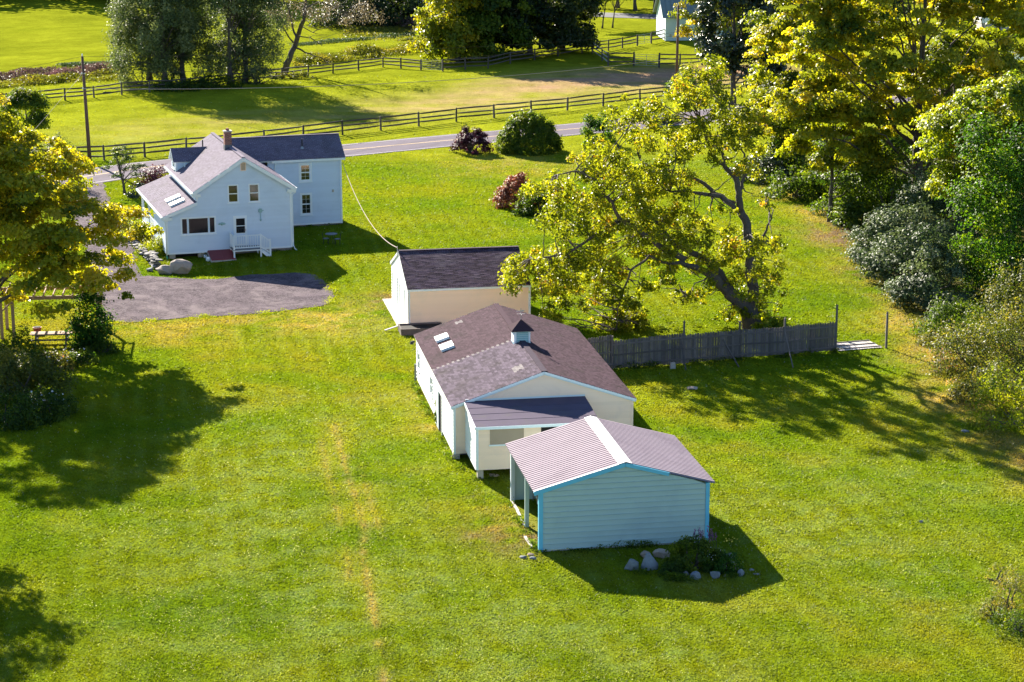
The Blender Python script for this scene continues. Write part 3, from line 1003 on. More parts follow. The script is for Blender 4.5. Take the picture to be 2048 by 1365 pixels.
clap_wall(house, (.3, 0, 0), Y, -X, [(.42, 3.7), (12.6, 3.7), (12.6, wall_top(.3)), (.42, wall_top(.3))], [], .16, WS, join=True)
clap_wall(house, (.3, 0, 0), Y, -X, [(6.3, .46), (12.6, .46), (12.6, 3.69), (6.3, 3.69)], [], .16, WS, join=True)
clap_wall(house, (0, 12.75, 0), X, Y, [(.3, ZB), (7.3, ZB), (7.3, wall_top(7.3)), (3.8, wall_top(3.8)), (.3, wall_top(.3))], [], .16, WS, join=True)
clap_wall(house, (0, 6.3, 0), X, Y, [(LX + .13, .46), (.17, .46), (.17, lz(.17) - .14), (LX + .13, lz(LX + .13) - .14)], [], .16, WS, join=True)
# foundation and piers
MB().box(.5, 7.2, .5, 12.6, -.6, ZB - .01).build('foundation', M['foundation'], house)
MB().box(4.9, 7.32, .28, .5, -.6, ZB - .03).build('foundation', M['foundation'], house)
for px_ in (-1.75, .35):
    MB().box(px_, px_ + .42, .42, .82, -.7, ZB - .002).build('pier', M['concrete'], house)
MB().box(LX + .1, .45, .95, 6.2, -.6, ZB - .02).build('foundation', M['dark_void'], house)
# main roof
for side in (-1, 1):
    P0 = (0, 0, HE) if side < 0 else (HW, 0, HE)
    S = (HW / 2, 0, HR - HE) if side < 0 else (-HW / 2, 0, HR - HE)
    shingle_roof(house, P0, Y, S, HD, sl_, M['house_shingle'], .14, .33, .13, edge=WT)
MB().beam((3.8, -.01, HR + .012), (3.8, HD, HR + .012), .26, .03).build('ridge_cap', M['house_shingle'], house)
# rakes, fascia, returns, corner boards
for side in (-1, 1):
    x0 = 0 if side < 0 else HW
    mb = MB()
    a = Vector((x0, .06, HE - .16)); b_ = Vector((3.8, .06, HR - .16))
    mb.beam(a, b_, .17, .24, .5)
    mb.build('rake_board', WT, house)
    xx = x0 + side * -.0
    MB().box(min(x0, x0 - side * .62), max(x0, x0 - side * .62), .07, .33, HE - .36, HE - .14).build('eave_return', WT, house)
    cx = .3 if side < 0 else 7.18
    MB().box(cx, cx + .14, .235, .34, ZB if side > 0 else lz(.3) - .02, HE - .37).build('corner_board', WT, house)
    MB().box(x0 - .09 if side < 0 else x0 - .02, x0 + .02 if side < 0 else x0 + .09, .02, HD - .02, HE - .17, HE - .035).build('gutter', WT, house)
MB().box(LX - .03, LX + .11, .235, .30, ZB, lz(LX) - .16).build('corner_board', WT, house)
MB().box(LX - .035, LX - .002, .3, .42, ZB, lz(LX) - .16).build('corner_board', WT, house)
MB().box(-1.8, 7.15, .24, .298, ZB - .02, ZB + .1).build('skirt_board', WT, house)
# downspouts
def downspout(pts, parent, r=.045, mat='white_trim', foot=True):
    o = MB().tube(pts, r, 7, .5).build('downspout', M[mat], parent, True)
    if foot:
        e = Vector(pts[-1])
        MB().tube([e + Vector((0, 0, .02)), e + Vector((.03, -.05, -.22))], .06, 8, .5).build('drain_pipe', M['green_pipe'], o)
    return o
downspout([(HW + .02, .12, HE - .17), (HW - .02, .15, HE - .4), (7.36, .22, HE - .55), (7.36, .22, .35), (7.44, .12, .12), (7.55, .0, .02)], house)
downspout([(-2.2, .08, lz(-2.2) - .1), (-2.05, .12, lz(-2.2) - .35), (LX - .06, .2, lz(-2.2) - .5), (LX - .06, .2, .1)], house)
# lean-to roof
lu = Vector((.35 - -2.2, 0, 4.0 - lz(-2.2)))
shingle_roof(house, (-2.22, 0, lz(-2.22)), Y, lu, HD - .05, lu.length, M['house_shingle'], .14, .33, .12, edge=WT, part='porch_roof')
MB().beam((-2.2, .05, lz(-2.2) - .13), (.32, .05, lz(.32) - .13), .14, .2, .5).build('rake_board', WT, house)
MB().box(-2.2, -1.5, .07, .33, lz(-2.2) - .3, lz(-2.2) - .12).build('eave_return', WT, house)
MB().box(-2.33, -2.22, .0, HD - .1, lz(-2.22) - .13, lz(-2.22) - .01).build('gutter', WT, house)
for (y0, y1) in ((1.75, 2.62), (3.55, 4.42)):
    skylight(house, (-2.22, 0, lz(-2.22)), Y, lu, y0, y1, .98, 2.1, .16)
# porch
MB().box(LX, .28, 6.32, 12.75, .3, .46).build('porch_floor', M['grey_deck'], house)
MB().box(LX - .04, LX, 6.3, 12.8, -.15, .44).build('porch_skirt', WT, house)
for y0 in (9.3, 12.62):
    MB().box(LX, LX + .16, y0, y0 + .16, .46, lz(LX) - .14).build('porch_post', WT, house)
for (y0, y1) in ((6.32, 9.29), (9.47, 12.61)):
    r_ = MB().box(LX + .02, LX + .12, y0, y1, 1.5, 1.6).build('porch_rail', WT, house)
    mb = MB(); mb.box(LX + .02, LX + .12, y0, y1, .52, .6)
    mb.build('bottom_rail', WT, r_)
    n_ = int((y1 - y0) / .19)
    for k in range(n_):
        yy = y0 + (k + .5) * (y1 - y0) / n_
        MB().box(LX + .05, LX + .09, yy - .06, yy + .06, .6, 1.5).build('baluster', WT, r_)
MB().box(LX, LX + .16, 6.3, 12.78, lz(LX) - .34, lz(LX) - .15).build('porch_beam', WT, house)
# dormer on the left slope
dx0 = .25; dy0 = 8.9; dy1 = 10.9; dez = 5.66; drz = 6.48
clap_wall(house, (0, dy0, 0), X, -Y, [(dx0, 4.8), (1.75, 5.62), (1.75, dez), (dx0, dez)], [], .16, WS, join=True)
clap_wall(house, (dx0, 0, 0), Y, -X, [(dy0, 4.78), (dy1, 4.78), (dy1, dez), ((dy0 + dy1) / 2, drz - .1), (dy0, dez)], [(9.4, 10.4, 4.95, 5.95)], .16, WS, join=True)
window(house, (dx0, 0, 0), Y, -X, 9.4, 10.4, 4.95, 5.95)
MB().box(dx0 - .05, dx0 + .12, dy0 - .035, dy0 + .1, 4.74, dez - .02).build('corner_board', WT, house)
dsl = Vector((0, (dy1 - dy0) / 2 + .15, drz - dez + .1))
shingle_roof(house, (.02, dy0 - .15, dez - .08), X, dsl, 2.8, dsl.length, M['house_shingle'], .14, .33, .08, edge=WT, part='dormer_roof')
dsl2 = Vector((0, -dsl.y, dsl.z))
shingle_roof(house, (.02, dy1 + .15, dez - .08), X, dsl2, 2.8, dsl.length, M['house_shingle'], .14, .33, .08, edge=WT, part='dormer_roof')
# chimney
ch = MB().box(3.42, 3.92, 5.3, 5.85, 6.4, 8.2).build('chimney', M['mortar'], house)
nb = 0
zc = 7.06
while zc < 8.16:
    for fx, fy, ux, uy, ln in ((3.42, 5.3, 1, 0, .5), (3.42, 5.85, 1, 0, .5), (3.42, 5.3, 0, 1, .55), (3.92, 5.3, 0, 1, .55)):
        off = (nb % 2) * .11
        u = -off
        while u < ln:
            a, b_ = max(u + .006, 0), min(u + .21, ln)
            if b_ - a > .04:
                if ux:
                    yy0, yy1 = (fy - .012, fy + .03) if fy < 5.5 else (fy - .03, fy + .012)
                    MB().box(fx + a, fx + b_, yy0, yy1, zc, zc + .066).build('brick', M['brick'], ch)
                else:
                    xx0, xx1 = (fx - .012, fx + .03) if fx < 3.6 else (fx - .03, fx + .012)
                    MB().box(xx0, xx1, fy + a, fy + b_, zc, zc + .066).build('brick', M['brick'], ch)
            u += .22
    zc += .078; nb += 1
MB().box(3.36, 3.98, 5.24, 5.91, 8.2, 8.29).build('chimney_cap', M['mortar'], ch)
MB().tube([(3.67, 5.58, 8.29), (3.67, 5.58, 8.46)], [.14, .11], 10).build('flue', M['brick'], ch)
MB().hexa([(3.38, 5.26, 6.7), (3.96, 5.26, 6.7), (3.96, 5.89, 6.7), (3.38, 5.89, 6.7)], [(3.39, 5.27, 7.24), (3.95, 5.27, 7.24), (3.95, 5.88, 7.24), (3.39, 5.88, 7.24)]).build('flashing', M['lead'], ch)
MB().tube([(2.58, 10.4, 6.2), (2.58, 10.4, 6.95)], .05, 8).build('vent_pipe', M['black_metal'], house)
MB().tube([(.85, 8.5, 5.1), (.85, 8.5, 5.5)], .05, 8).build('vent_pipe', WT, house)
# front openings
window(house, (0, .3, 0), X, -Y, -.89, 1.69, 1.56, 2.85, panes=((0, .17, 0, 1), (.2, .8, 0, 1), (.83, 1, 0, 1)), frame=.08, sash=.035)
window(house, (0, .3, 0), X, -Y, 2.61, 3.41, 3.74, 5.09, frame=.06, sash=.035)
window(house, (0, .3, 0), X, -Y, 4.15, 4.95, 3.72, 5.08, frame=.06, sash=.035)
v_ = MB().box(3.6, 4.01, .24, .298, 6.06, 6.66).build('gable_vent', M['barn_siding'], house)
for k in range(6):
    MB().hexa([(3.65, .22, 6.11 + k * .085), (3.96, .22, 6.11 + k * .085), (3.96, .239, 6.15 + k * .085), (3.65, .239, 6.15 + k * .085)],
              [(3.65, .225, 6.13 + k * .085), (3.96, .225, 6.13 + k * .085), (3.96, .239, 6.175 + k * .085), (3.65, .239, 6.175 + k * .085)]).build('louver', M['tan_panel'], v_)
# storm door
dr = MB().box(2.96, 3.96, .235, .298, .55, 2.77).build('door', WT, house)
MB().box(3.04, 3.9, .2, .234, .57, 2.68).build('door_leaf', WT, dr)
MB().box(3.15, 3.79, .185, .199, 1.5, 2.57).build('pane', M['glass'], dr)
MB().box(3.13, 3.81, .18, .198, 2.0, 2.05).build('sash', WT, dr)
MB().box(3.15, 3.79, .19, .1995, .68, 1.38).build('kick_panel', WS, dr)
MB().tube([(3.84, .17, 1.62), (3.84, .17, 1.78)], .015, 6).build('handle', M['terracotta'], dr)
# landing with railing
dk = MB().box(2.62, 4.72, -1.3, .2, .42, .50).build('landing', WT, house)
for k in range(10):
    MB().box(2.60, 4.74, -1.32 + k * .152, -1.32 + k * .152 + .145, .501, .535).build('deck_board', M['grey_deck'], dk)
for (x_, y_) in ((2.64, -1.28), (4.6, -1.28), (2.64, .08)):
    MB().box(x_, x_ + .11, y_, y_ + .11, -.55, 1.62).build('post', WT, dk)
MB().box(4.62, 4.72, .05, .15, -.5, .42).build('post', WT, dk)
MB().box(5.28, 5.4, -1.3, -1.18, -.45, 1.22).build('post', WT, dk)
for z_ in (.64, 1.52):
    MB().box(2.75, 4.6, -1.26, -1.19, z_, z_ + .07).build('rail', WT, dk)
    MB().box(2.66, 2.73, -1.17, .08, z_, z_ + .07).build('rail', WT, dk)
    MB().beam((4.71, -1.22, z_ + .02), (5.28, -1.22, z_ - .42), .06, .07).build('rail', WT, dk)
for k in range(10):
    x_ = 2.9 + k * .17
    MB().box(x_ - .02, x_ + .02, -1.25, -1.21, .7, 1.53).build('baluster', WT, dk)
for k in range(7):
    y_ = -1.05 + k * .16
    MB().box(2.675, 2.715, y_ - .02, y_ + .02, .7, 1.53).build('baluster', WT, dk)
for k in range(4):
    x_ = 4.82 + k * .12; dz = -(x_ - 4.71) * .77
    MB().box(x_ - .02, x_ + .02, -1.24, -1.2, .68 + dz, 1.52 + dz).build('baluster', WT, dk)
for k, x_ in enumerate((4.76, 5.02)):
    MB().box(x_, x_ + .28, -1.25, -.3, .24 - k * .2, .30 - k * .2).build('step', WT, dk)
MB().beam((4.74, -1.27, .36), (5.34, -1.27, -.16), .04, .2).build('stringer', WT, dk)
MB().box(5.42, 6.1, -1.4, -.5, -.3, -.11).build('stone_pad', M['concrete'], house)
# cellar bulkhead
bk = MB().prism([(.95, .28, -.4), (.95, -1.45, -.4), (.95, -1.45, -.12), (.95, .28, .28)], (1.85, 0, 0)).build('bulkhead', M['concrete'], house)
for a, b_ in ((1.0, 1.87), (1.88, 2.75)):
    mb = MB(); mb.hexa([(a, -1.4, -.12), (b_, -1.4, -.12), (b_, .24, .27), (a, .24, .27)], [(a, -1.4, -.055), (b_, -1.4, -.055), (b_, .24, .335), (a, .24, .335)])
    mb.build('hatch_door', M['red_metal'], bk)
# wing
WX0, WX1, WY, WE, WR = 7.3, 13.12, 9.0, 5.335, 6.9
clap_wall(house, (0, WY, 0), X, -Y, [(WX0, .16), (WX1, .16), (WX1, WE - .1), (WX0, WE - .1)], [(9.73, 10.77, 3.53, 5.02), (9.79, 10.74, .92, 2.66)], .16, WS)
clap_wall(house, (WX1, 0, 0), Y, X, [(WY, .16), (12.9, .16), (12.9, WE - .1), (10.95, WR - .16), (WY, WE - .1)], [], .16, WS, join=True)
clap_wall(house, (0, 12.9, 0), X, Y, [(WX0, .16), (WX1, .16), (WX1, WE - .1), (WX0, WE - .1)], [], .16, WS, join=True)
MB().box(WX0 + .1, WX1 - .1, WY + .06, 12.8, -.5, .15).build('foundation', M['foundation'], house)
wsl = Vector((0, 10.95 - 8.68, WR - WE))
shingle_roof(house, (3.95, 8.68, WE), X, wsl, 13.4 - 3.95, wsl.length, M['house_shingle'], .14, .33, .13, edge=WT, part='wing_roof')
wsl2 = Vector((0, -wsl.y, wsl.z))
shingle_roof(house, (3.95, 13.22, WE), X, wsl2, 13.4 - 3.95, wsl.length, M['house_shingle'], .14, .33, .13, edge=WT, part='wing_roof')
MB().beam((4.3, 10.95, WR + .012), (13.4, 10.95, WR + .012), .24, .03).build('ridge_cap', M['house_shingle'], house)
MB().box(7.6, 13.36, 8.7, 8.78, WE - .19, WE - .03).build('fascia', WT, house)
MB().beam((13.34, 8.72, WE - .15), (13.34, 10.95, WR - .15), .1, .2).build('rake_board', WT, house)
MB().beam((13.34, 13.18, WE - .15), (13.34, 10.95, WR - .15), .1, .2).build('rake_board', WT, house)
MB().box(12.99, 13.13, 8.93, 9.0, .12, WE - .19).build('corner_board', WT, house)
MB().box(7.4, 12.98, 8.94, 8.998, .14, .27).build('skirt_board', WT, house)
window(house, (0, WY, 0), X, -Y, 9.73, 10.77, 3.53, 5.02, muntin=2, frame=.16)
window(house, (0, WY, 0), X, -Y, 9.79, 10.74, .92, 2.66, muntin=2, frame=.12)
downspout([(7.86, 8.72, WE - .15), (7.86, 8.85, WE - .35), (7.86, 8.93, WE - .5), (7.86, 8.93, WE - .75)], house, foot=False)
MB().tube([(10.2, 9.7, WE + .6), (10.2, 9.7, WE + 1.45)], .055, 8).build('vent_pipe', M['black_metal'], house)
MB().tube([(10.2, 9.7, WE + .68), (10.2, 9.7, WE + .86)], [.16, .07], 8).build('pipe_boot', M['galv'], house)
MB().box(12.33, 12.47, 8.90, 8.97, 2.62, 2.82).build('meter_box', M['galv'], house)


def hw(x, y, z=0):
    p = loc2w((HX, HY), HA, x, y)
    return (p[0], p[1], z)


# wall ornaments
t = thing('wall_ornament', 'small verdigris winged ornament on the white wall left of the storm door', 'ornament', hw(2.11, .24, 2.25), HA)
MB().tube([(0, 0, -.1), (0, -.06, .08)], [.07, .1], 10).build('body', M['teal_paint'], t)
for s in (-1, 1):
    mb = MB(); mb.add([(0, -.02, .05), (s * .18, -.02, .09), (s * .3, -.02, -.02), (s * .2, -.02, -.08), (0, -.02, -.06), (0, -.06, .03), (s * .17, -.05, .06), (s * .2, -.05, -.05), (0, -.06, -.04)],
                      [(0, 1, 6, 5), (1, 2, 7, 6), (2, 3, 7), (3, 4, 8, 7), (5, 6, 7, 8), (4, 3, 2, 1, 0)])
    mb.build('wing', M['teal_paint'], t)
t = thing('flower_ornament', 'tall verdigris metal flower ornament on the white wall right of the door', 'ornament', hw(4.97, .24, 2.35), HA)
MB().tube([(0, -.02, 0), (.01, -.03, .4), (0, -.03, .72)], .018, 6).build('stem', M['teal_paint'], t)
MB().tube([(0, -.02, -.06), (0, -.05, .08)], [.05, .07], 8).build('leaf', M['teal_paint'], t)
MB().tube([(0, 0, .72), (0, -.08, .72)], [.07, .05], 9).build('flower_centre', M['teal_paint'], t)
for k in range(7):
    a = k * 6.283 / 7
    c, s = math.cos(a), math.sin(a)
    MB().hexa([(.05 * c - .04 * s, -.03, .72 + .05 * s + .04 * c), (.05 * c + .04 * s, -.03, .72 + .05 * s - .04 * c), (.17 * c + .05 * s, -.03, .72 + .17 * s - .05 * c), (.17 * c - .05 * s, -.03, .72 + .17 * s + .05 * c)],
              [(.05 * c - .03 * s, -.06, .72 + .05 * s + .03 * c), (.05 * c + .03 * s, -.06, .72 + .05 * s - .03 * c), (.17 * c + .04 * s, -.07, .72 + .17 * s - .04 * c), (.17 * c - .04 * s, -.07, .72 + .17 * s + .04 * c)]).build('petal', M['teal_paint'], t)
MB().beam((.02, -.03, .68), (.24, -.05, .74), .05, .05).build('bud', M['teal_paint'], t)

# ------------------------------------------------------------------ garage
gar = thing('garage', 'cream two bay garage with dark brown shingle roof and two white doors', 'garage', (GX, GY, 0), GA)
GW, GD, GE, GR = 7.82, 8.76, 2.514, 4.127
CS = M['cream_siding']
gtop = lambda y: GE + (GR - GE) / (GD / 2) * min(y, GD - y) - .1
bays = [(1.75, 4.45, -.05, 2.15), (5.4, 8.05, -.05, 2.15)]
clap_wall(gar, (0, .1, 0), X, -Y, [(.1, .05), (7.72, .05), (7.72, GE - .08), (.1, GE - .08)], [], .19, CS)
clap_wall(gar, (.1, 0, 0), Y, -X, [(.1, .05), (8.66, .05), (8.66, gtop(8.66)), (4.38, gtop(4.38)), (.1, gtop(.1))], bays, .19, M['white_siding'])
clap_wall(gar, (7.72, 0, 0), Y, X, [(.1, .05), (8.66, .05), (8.66, gtop(8.66)), (4.38, gtop(4.38)), (.1, gtop(.1))], [], .19, CS, join=True)
clap_wall(gar, (0, 8.66, 0), X, Y, [(.1, .05), (7.72, .05), (7.72, GE - .08), (.1, GE - .08)], [], .19, CS, join=True)
gs = Vector((0, GD / 2, GR - GE))
shingle_roof(gar, (0, 0, GE), X, gs, GW, gs.length, M['garage_shingle'], .15, .33, .1, edge=WT)
shingle_roof(gar, (0, GD, GE), X, Vector((0, -GD / 2, GR - GE)), GW, gs.length, M['garage_shingle'], .15, .33, .1, edge=WT)
MB().beam((-.01, GD / 2, GR + .01), (GW, GD / 2, GR + .01), .28, .03).build('ridge_cap', M['garage_shingle'], gar)
MB().box(0, GW, .01, .06, GE - .14, GE - .02).build('fascia', WT, gar)
for s in (0, 1):
    yy = 0 if s == 0 else GD
    MB().beam((.035, yy, GE - .1), (.035, GD / 2, GR - .1), .06, .16).build('rake_board', WT, gar)
MB().box(.04, .17, .045, .098, .03, GE - .14).build('corner_board', WT, gar)
MB().box(7.66, 7.80, .045, .098, .03, GE - .14).build('corner_board', WT, gar)
for (a, b_, c, d) in bays:
    fr = MB()
    fr.box(.03, .098, a, a + .12, 0, d); fr.box(.03, .098, b_ - .12, b_, 0, d); fr.box(.028, .098, a + .12, b_ - .12, d - .14, d)
    do = fr.build('garage_door', WT, gar)
    for k in range(4):
        z0 = .04 + k * .49
        MB().box(.06, .099, a + .13, b_ - .13, z0, z0 + .48).build('door_panel', M['white_siding'], do)
    MB().box(.035, .06, (a + b_) / 2 - .15, (a + b_) / 2 + .15, .3, .34).build('handle', M['black_metal'], do)
MB().box(-1.3 + .75, .09, .0, 8.7, -.2, .04).build('apron_slab', M['concrete'], gar)
MB().tube([(-.02, GD / 2 - .1, GR - .35), (-.05, GD / 2, GR + .1), (-.05, GD / 2, GR + .28)], .03, 6).build('service_bracket', M['galv'], gar)
MB().tube([(.06, .03, .02), (.06, .03, GE - .2)], .03, 6).build('conduit', M['galv'], gar)

# ------------------------------------------------------------------ barn with cupola and annex
barn = thing('barn', 'long low white barn with brown shingle roof, cupola and roll roofed annex', 'barn', (BX, BY, 0), BA)
BW, BD, BE, BR = 9.3624, 15.374, 2.735, 4.3422
bs = (BR - BE) / (BW / 2)
BS = M['barn_siding']
btop = lambda x: BE + bs * min(x, BW - x) - .12
clap_wall(barn, (0, .15, 0), X, -Y, [(.15, .28), (9.22, .28), (9.22, btop(9.22)), (4.68, btop(4.68)), (.15, btop(.15))], [(.77, 6.5, .28, 2.98)], .18, BS)
ldoor = [(4.3, 6.68, .0, 2.2), (8.1, 8.95, 1.1, 2.1), (13.7, 14.5, 1.0, 2.0)]
clap_wall(barn, (.15, 0, 0), Y, -X, [(.15, .28), (15.2, .28), (15.2, BE - .06), (.15, BE - .06)], ldoor, .18, M['white_siding'])
clap_wall(barn, (9.22, 0, 0), Y, X, [(.15, .28), (15.2, .28), (15.2, BE - .06), (.15, BE - .06)], [], .18, BS, join=True)
clap_wall(barn, (0, 15.2, 0), X, Y, [(.15, .28), (9.22, .28), (9.22, btop(9.22)), (4.68, btop(4.68)), (.15, btop(.15))], [], .18, BS, join=True)
MB().box(.35, 9.1, .8, 15.1, -.3, .27).build('foundation', M['foundation'], barn)
for (x_, y_) in ((.12, .12), (8.9, .12)):
    MB().box(x_, x_ + .32, y_, y_ + .4, -.5, .275).build('pier', M['concrete'], barn)
bslen = math.hypot(BW / 2, BR - BE)
seam = 7.2
patch = lambda u, s: 1.7 < u < 2.5 and 3.6 < s < 4.1
seam_m = lambda u, s: M['pale_shingle'] if (abs(u - seam) < .17 and (int(s / .14) % 2 == 0)) or patch(u, s) or (abs(u - 14.4) < .25 and 2.3 < s < 2.7) else (M['grey_shingle'] if u < seam else M['barn_shingle'])
shingle_roof(barn, (0, 0, BE), Y, (BW / 2, 0, BR - BE), BD, bslen, M['barn_shingle'], .14, .31, .1, edge=WT, individuals=300, mats=seam_m, key=lambda q: q[0] + .35 * q[2], tab_t=.018)
shingle_roof(barn, (BW, 0, BE), Y, (-BW / 2, 0, BR - BE), BD, bslen, M['barn_shingle'], .14, .31, .1, edge=WT, tab_t=.018)
MB().beam((BW / 2, seam + .2, BR + .012), (BW / 2, BD, BR + .012), .3, .03).build('ridge_cap', M['barn_shingle'], barn)
MB().beam((BW / 2, 0, BR + .012), (BW / 2, seam + .2, BR + .012), .3, .03).build('ridge_cap', M['grey_shingle'], barn)
M['pale_blue_trim'] = surface('pale_blue_trim', (.56, .64, .70), (.62, .70, .76), 4, .5, .05, 30)
for s in (0, 1):
    x0 = 0 if s == 0 else BW
    MB().beam((x0, .05, BE - .09), (BW / 2, .05, BR - .09), .08, .16).build('rake_board', M['pale_blue_trim'], barn)
MB().box(.13, .24, .09, .148, .26, BE - .12).build('corner_board', WT, barn)
MB().box(9.12, 9.24, .09, .148, .26, BE - .12).build('corner_board', BS, barn)
bu = Vector((BW / 2, 0, BR - BE))
for (y0, y1) in ((9.85, 10.9), (11.9, 12.85)):
    skylight(barn, (0, 0, BE), Y, bu, y0, y1, .93, 1.67, .15)
# cupola
cy = 6.9; cw = .43; cx_ = BW / 2
cu = MB().box(cx_ - cw, cx_ + cw, cy - cw, cy + cw, 4.0, 4.55).build('cupola', WT, barn)
MB().box(cx_ - cw - .03, cx_ + cw + .03, cy - cw - .03, cy + cw + .03, 3.9, 4.2).build('cupola_base', M['blue_trim'], cu)
for sx_ in (-1, 1):
    MB().box(cx_ + sx_ * (cw - .06) - .05, cx_ + sx_ * (cw - .06) + .05, cy - cw - .04, cy - cw - .001, 4.2, 4.85).build('corner_post', WT, cu)
MB().box(cx_ - cw, cx_ + cw, cy - cw, cy + cw, 4.551, 4.9).build('louver_box', WT, cu)
for k in range(6):
    z0 = 4.24 + k * .1
    MB().hexa([(cx_ - .31, cy - cw - .035, z0), (cx_ + .31, cy - cw - .035, z0), (cx_ + .31, cy - cw - .002, z0 + .05), (cx_ - .31, cy - cw - .002, z0 + .05)],
              [(cx_ - .31, cy - cw - .035, z0 + .02), (cx_ + .31, cy - cw - .035, z0 + .02), (cx_ + .31, cy - cw - .002, z0 + .075), (cx_ - .31, cy - cw - .002, z0 + .075)]).build('louver', M['teal_paint'], cu)
    MB().hexa([(cx_ - cw - .035, cy - .31, z0), (cx_ - cw - .035, cy + .31, z0), (cx_ - cw - .002, cy + .31, z0 + .05), (cx_ - cw - .002, cy - .31, z0 + .05)],
              [(cx_ - cw - .035, cy - .31, z0 + .02), (cx_ - cw - .035, cy + .31, z0 + .02), (cx_ - cw - .002, cy + .31, z0 + .075), (cx_ - cw - .002, cy - .31, z0 + .075)]).build('louver', WT, cu)
r = cw + .17
MB().add([(cx_ - r, cy - r, 4.87), (cx_ + r, cy - r, 4.87), (cx_ + r, cy + r, 4.87), (cx_ - r, cy + r, 4.87), (cx_, cy, 5.42), (cx_ - r, cy - r, 4.92), (cx_ + r, cy - r, 4.92), (cx_ + r, cy + r, 4.92), (cx_ - r, cy + r, 4.92)],
         [(3, 2, 1, 0), (0, 1, 6, 5), (1, 2, 7, 6), (2, 3, 8, 7), (3, 0, 5, 8), (5, 6, 4), (6, 7, 4), (7, 8, 4), (8, 5, 4)]).build('cupola_roof', M['barn_shingle'], cu)
wv = MB().tube([(cx_, cy, 5.38), (cx_, cy, 6.0)], .016, 6)
wv.beam((cx_ - .22, cy, 5.7), (cx_ + .22, cy, 5.7), .02, .02); wv.beam((cx_, cy - .22, 5.68), (cx_, cy + .22, 5.68), .02, .02)
wv.prism([(cx_ - .25, cy - .005, 5.84), (cx_ + .05, cy - .005, 5.84), (cx_ + .05, cy - .005, 5.87), (cx_ - .25, cy - .005, 5.87)], (0, .01, 0))
wv.prism([(cx_ + .05, cy - .005, 5.8), (cx_ + .22, cy - .005, 5.855), (cx_ + .05, cy - .005, 5.91)], (0, .01, 0))
wv.build('weathervane', M['pale_wood'], cu)
# left side door and windows
window(barn, (.15, 0, 0), Y, -X, 8.1, 8.95, 1.05, 2.1, frame=.08)
window(barn, (.15, 0, 0), Y, -X, 13.65, 14.5, 1.0, 2.05, frame=.08)
dd = MB(); dd.box(.10, .149, 4.3, 4.42, .0, 2.2); dd.box(.10, .149, 6.56, 6.68, 0, 2.2); dd.box(.10, .149, 4.42, 6.56, 2.08, 2.2)
do = dd.build('sliding_door', WT, barn)
MB().box(.13, .1485, 4.42, 5.5, .02, 2.08).build('door_leaf', M['dark_void'], do)
MB().box(.06, .099, 5.3, 6.6, .05, 2.1).build('door_leaf', M['pale_blue_trim'], do)
MB().tube([(.05, 15.1, .05), (.05, 15.1, 1.1)], .06, 8).build('vent_pipe', M['galv'], barn)
MB().tube([(.02, 14.95, 2.45), (-.14, 14.95, 2.4), (-.14, 14.95, 2.3)], [.05, .09, .12], 10).build('lamp', M['black_metal'], barn)
# annex
AX0, AX1, AY = .75, 6.5, -3.4
AZB = .48
az = lambda y: 2.96 + (y - .15) * .0693
clap_wall(barn, (0, AY, 0), X, -Y, [(AX0, AZB), (AX1, AZB), (AX1, az(AY) - .1), (AX0, az(AY) - .1)], [(1.41, 3.06, 1.73, 2.55), (3.9, 5.3, 1.73, 2.55)], .18, BS)
clap_wall(barn, (AX0, 0, 0), Y, -X, [(AY, AZB), (.14, AZB), (.14, az(.14) - .09), (AY, az(AY) - .09)], [], .18, M['white_siding'])
clap_wall(barn, (AX1, 0, 0), Y, X, [(AY, AZB), (.14, AZB), (.14, az(.14) - .09), (AY, az(AY) - .09)], [], .18, BS, join=True)
ro = MB().prism([(.69, -3.62, az(-3.62)), (.69, .14, 2.96), (.69, .14, 2.88), (.69, -3.62, az(-3.62) - .08)], (6.07, 0, 0)).build('annex_roof', M['roll_roof'], barn)
for k, y_ in enumerate((-2.75, -1.85, -.95)):
    zz = az(y_) + .004
    MB().hexa([(.68, y_, zz - .003), (6.77, y_, zz - .003), (6.77, y_ + .05, zz + .001), (.68, y_ + .05, zz + .001)], [(.68, y_, zz + .010), (6.77, y_, zz + .010), (6.77, y_ + .05, zz + .008), (.68, y_ + .05, zz + .008)]).build('roll_seam', M['roll_roof'], ro)
MB().box(.69, 6.76, -3.66, -3.622, az(-3.62) - .15, az(-3.62) - .01).build('annex_fascia', WT, barn)
MB().beam((.67, -3.64, az(-3.62) - .07), (.67, .1, 2.89), .04, .13).build('annex_rake', WT, barn)
MB().box(.74, 6.76, .1, .148, 2.965, 3.05).build('flashing', M['pale_blue_trim'], barn)
MB().box(AX0 - .005, AX0 + .1, AY - .045, AY - .001, AZB, az(AY) - .1).build('corner_board', WT, barn)
wn_ = MB().box(1.41, 3.06, AY - .05, AY - .001, 1.73, 2.55).build('boarded_window', M['tan_panel'], barn)
MB().box(1.36, 3.11, AY - .09, AY - .051, 1.66, 1.73).build('sill', WT, wn_)
MB().box(3.9, 5.3, AY - .01, AY - .001, 1.73, 2.55).build('open_window', M['dark_void'], barn)
for x_ in (.82, 3.6, 6.1):
    MB().box(x_, x_ + .28, AY + .08, AY + .36, -.3, AZB).build('pier', M['concrete'], barn)
MB().box(1.3, 6.3, -1.0, .1, -.4, AZB - .02).build('foundation', M['foundation'], barn)

# ------------------------------------------------------------------ metal shed
shed = thing('metal_shed', 'pale blue steel shed with ribbed lilac roof, open on its left side', 'shed', (SX, SY, 0), SA)
SW, SDp, SE, SR, OV = 7.539, 7.2235, 2.7187, 3.831, .258
ss = (SR - SE) / (SW / 2 + OV)
stop = lambda x: SE + ss * (min(x, SW - x) + OV) - .06
SPn = M['shed_panel']


